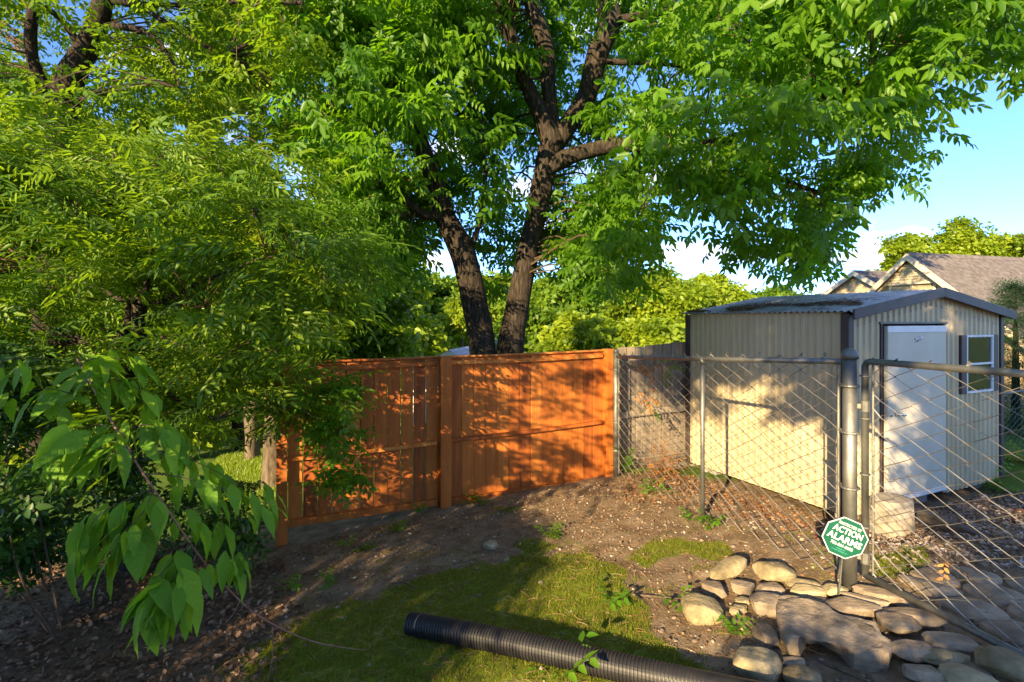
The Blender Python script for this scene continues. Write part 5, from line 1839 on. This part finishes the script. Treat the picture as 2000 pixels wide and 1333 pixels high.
# pine straw: thin curved strips
ps_v = np.array([[-.5, -.012, 0], [-.5, .012, 0], [-.17, .012 + .05, .03], [-.17, -.012 + .05, .03], [.17, .012 + .05, .035], [.17, -.012 + .05, .035], [.5, .012 - .02, 0], [.5, -.012 - .02, 0]], float)
ps_f = np.array([[0, 3, 2, 1], [3, 5, 4, 2], [5, 7, 6, 4]])
P = scatter(9000, [(430, 1345), (520, 1150), (880, 1000), (1190, 945), (1345, 930), (1700, 1060), (1560, 1345)]); n = len(P)
D = RNG.normal(0, 1, (n, 3)); D[:, 2] *= .12
V, F, r = stamp(ps_v, ps_f, P + np.array([0, 0, .010]), frames(D, RNG.normal(0, .6, n)), RNG.uniform(.035, .10, n))
stuff('pine_straw', V, F, r, mat_rnd('pine_straw', [(0, (.12, .055, .022)), (.5, (.26, .14, .06)), (1, (.42, .28, .14))]), 'dry pine straw strewn over moss and earth', 'straw')

# dead leaves
lv, lf = leaf_template(.62, .18, -.12)


def dead(region, n, s0, s1, stops, name, label, keep=None):
    P = scatter(n, region, keep); n = len(P)
    D = RNG.normal(0, 1, (n, 3)); D[:, 2] *= .3
    V, F, r = stamp(lv, lf, P + np.array([0, 0, .012]), frames(D, RNG.normal(0, .7, n)), RNG.uniform(s0, s1, n))
    stuff(name, V, F, r, mat_rnd(name, stops), label, 'leaf litter')


dead([(-250, 1345), (-200, 1060), (330, 1060), (560, 1110), (600, 1200), (520, 1345)], 9500, .022, .055, [(0, (.065, .036, .020)), (.5, (.16, .09, .05)), (.92, (.26, .165, .10)), (1, (.40, .29, .20))], 'leaf_litter', 'brown dead leaf litter in the lower left corner')
dead([(560, 1110), (560, 1050), (870, 992), (1190, 940), (1345, 930), (1660, 1025), (1700, 1130), (1500, 1330), (1250, 1250), (1240, 1120), (900, 1090)], 1300, .015, .04, [(0, (.07, .045, .022)), (.5, (.20, .11, .06)), (1, (.34, .24, .17))], 'fallen_leaves', 'scattered small brown leaves on the bare earth')
dead([(1195, 960), (1220, 935), (1345, 925), (1640, 1020), (1600, 1060), (1350, 990), (1230, 985)], 1800, .018, .045, [(0, (.07, .032, .015)), (.5, (.17, .08, .035)), (1, (.30, .17, .08))], 'shed_leaves', 'orange-brown leaves drifted along the foot of the shed')

# debris on the shed roof
rs_pts = []
Rm = Matrix.Rotation(SA, 3, 'Z')
for _ in range(2600):
    y = random.uniform(0.05, SL); x = abs(random.gauss(.22 + .16 * math.sin(y * 2.3), .22))
    if mnoise.noise(Vector((x * 3.2, y * 1.7, 7))) < -.02 or x > 1.2: continue
    z = roof_z(x) + .036
    q = Rm @ Vector((x - .03, y, z))
    rs_pts.append((SH0[0] + q.x, SH0[1] + q.y, SZ0 + q.z))
P = np.array(rs_pts); n = len(P)
D = RNG.normal(0, 1, (n, 3)); D[:, 2] *= .2
V, F, r = stamp(ps_v * np.array([1, 2.2, 1]), ps_f, P, frames(D, RNG.normal(0, .7, n)), RNG.uniform(.05, .13, n))
stuff('roof_debris', V, F, r, mat_rnd('roof_debris', [(0, (.05, .028, .016)), (.5, (.15, .08, .042)), (1, (.30, .19, .10))]), 'brown pine straw and leaf debris lying on the shed roof', 'debris')

# twigs
for lab, pts in (('pale dry twig lying on the earth above the moss', [(885, 1101), (915, 1097), (950, 1098)]), ('thin twig lying from the moss to the round cobble', [(1235, 1162), (1290, 1166), (1330, 1170)]),
                 ('grey stick lying in front of the big slab', [(1600, 1292), (1650, 1312), (1700, 1335)]), ('white twig lying under the left fence panel', [(650, 1058), (658, 1046), (663, 1040)]),
                 ('thin twig beside the egg-shaped cobble', [(1410, 1268), (1425, 1245), (1430, 1232)]), ('dark stick on the earth left of the moss', [(760, 1140), (790, 1138), (815, 1150)]),
                 ('short grey stick standing by the broad flat-topped cobble', [(1478, 1120), (1470, 1100), (1466, 1085)])):
    q = [ground_px(u_, v_, .012) for (u_, v_) in pts]
    o = MB().tube([tuple(p) for p in q], [.007, .006, .003], 6).build('twig', M['twig'] if 'dark' in lab else M['bark_pale'], None)
    tag(o, lab, 'twig', 'twigs on the ground')
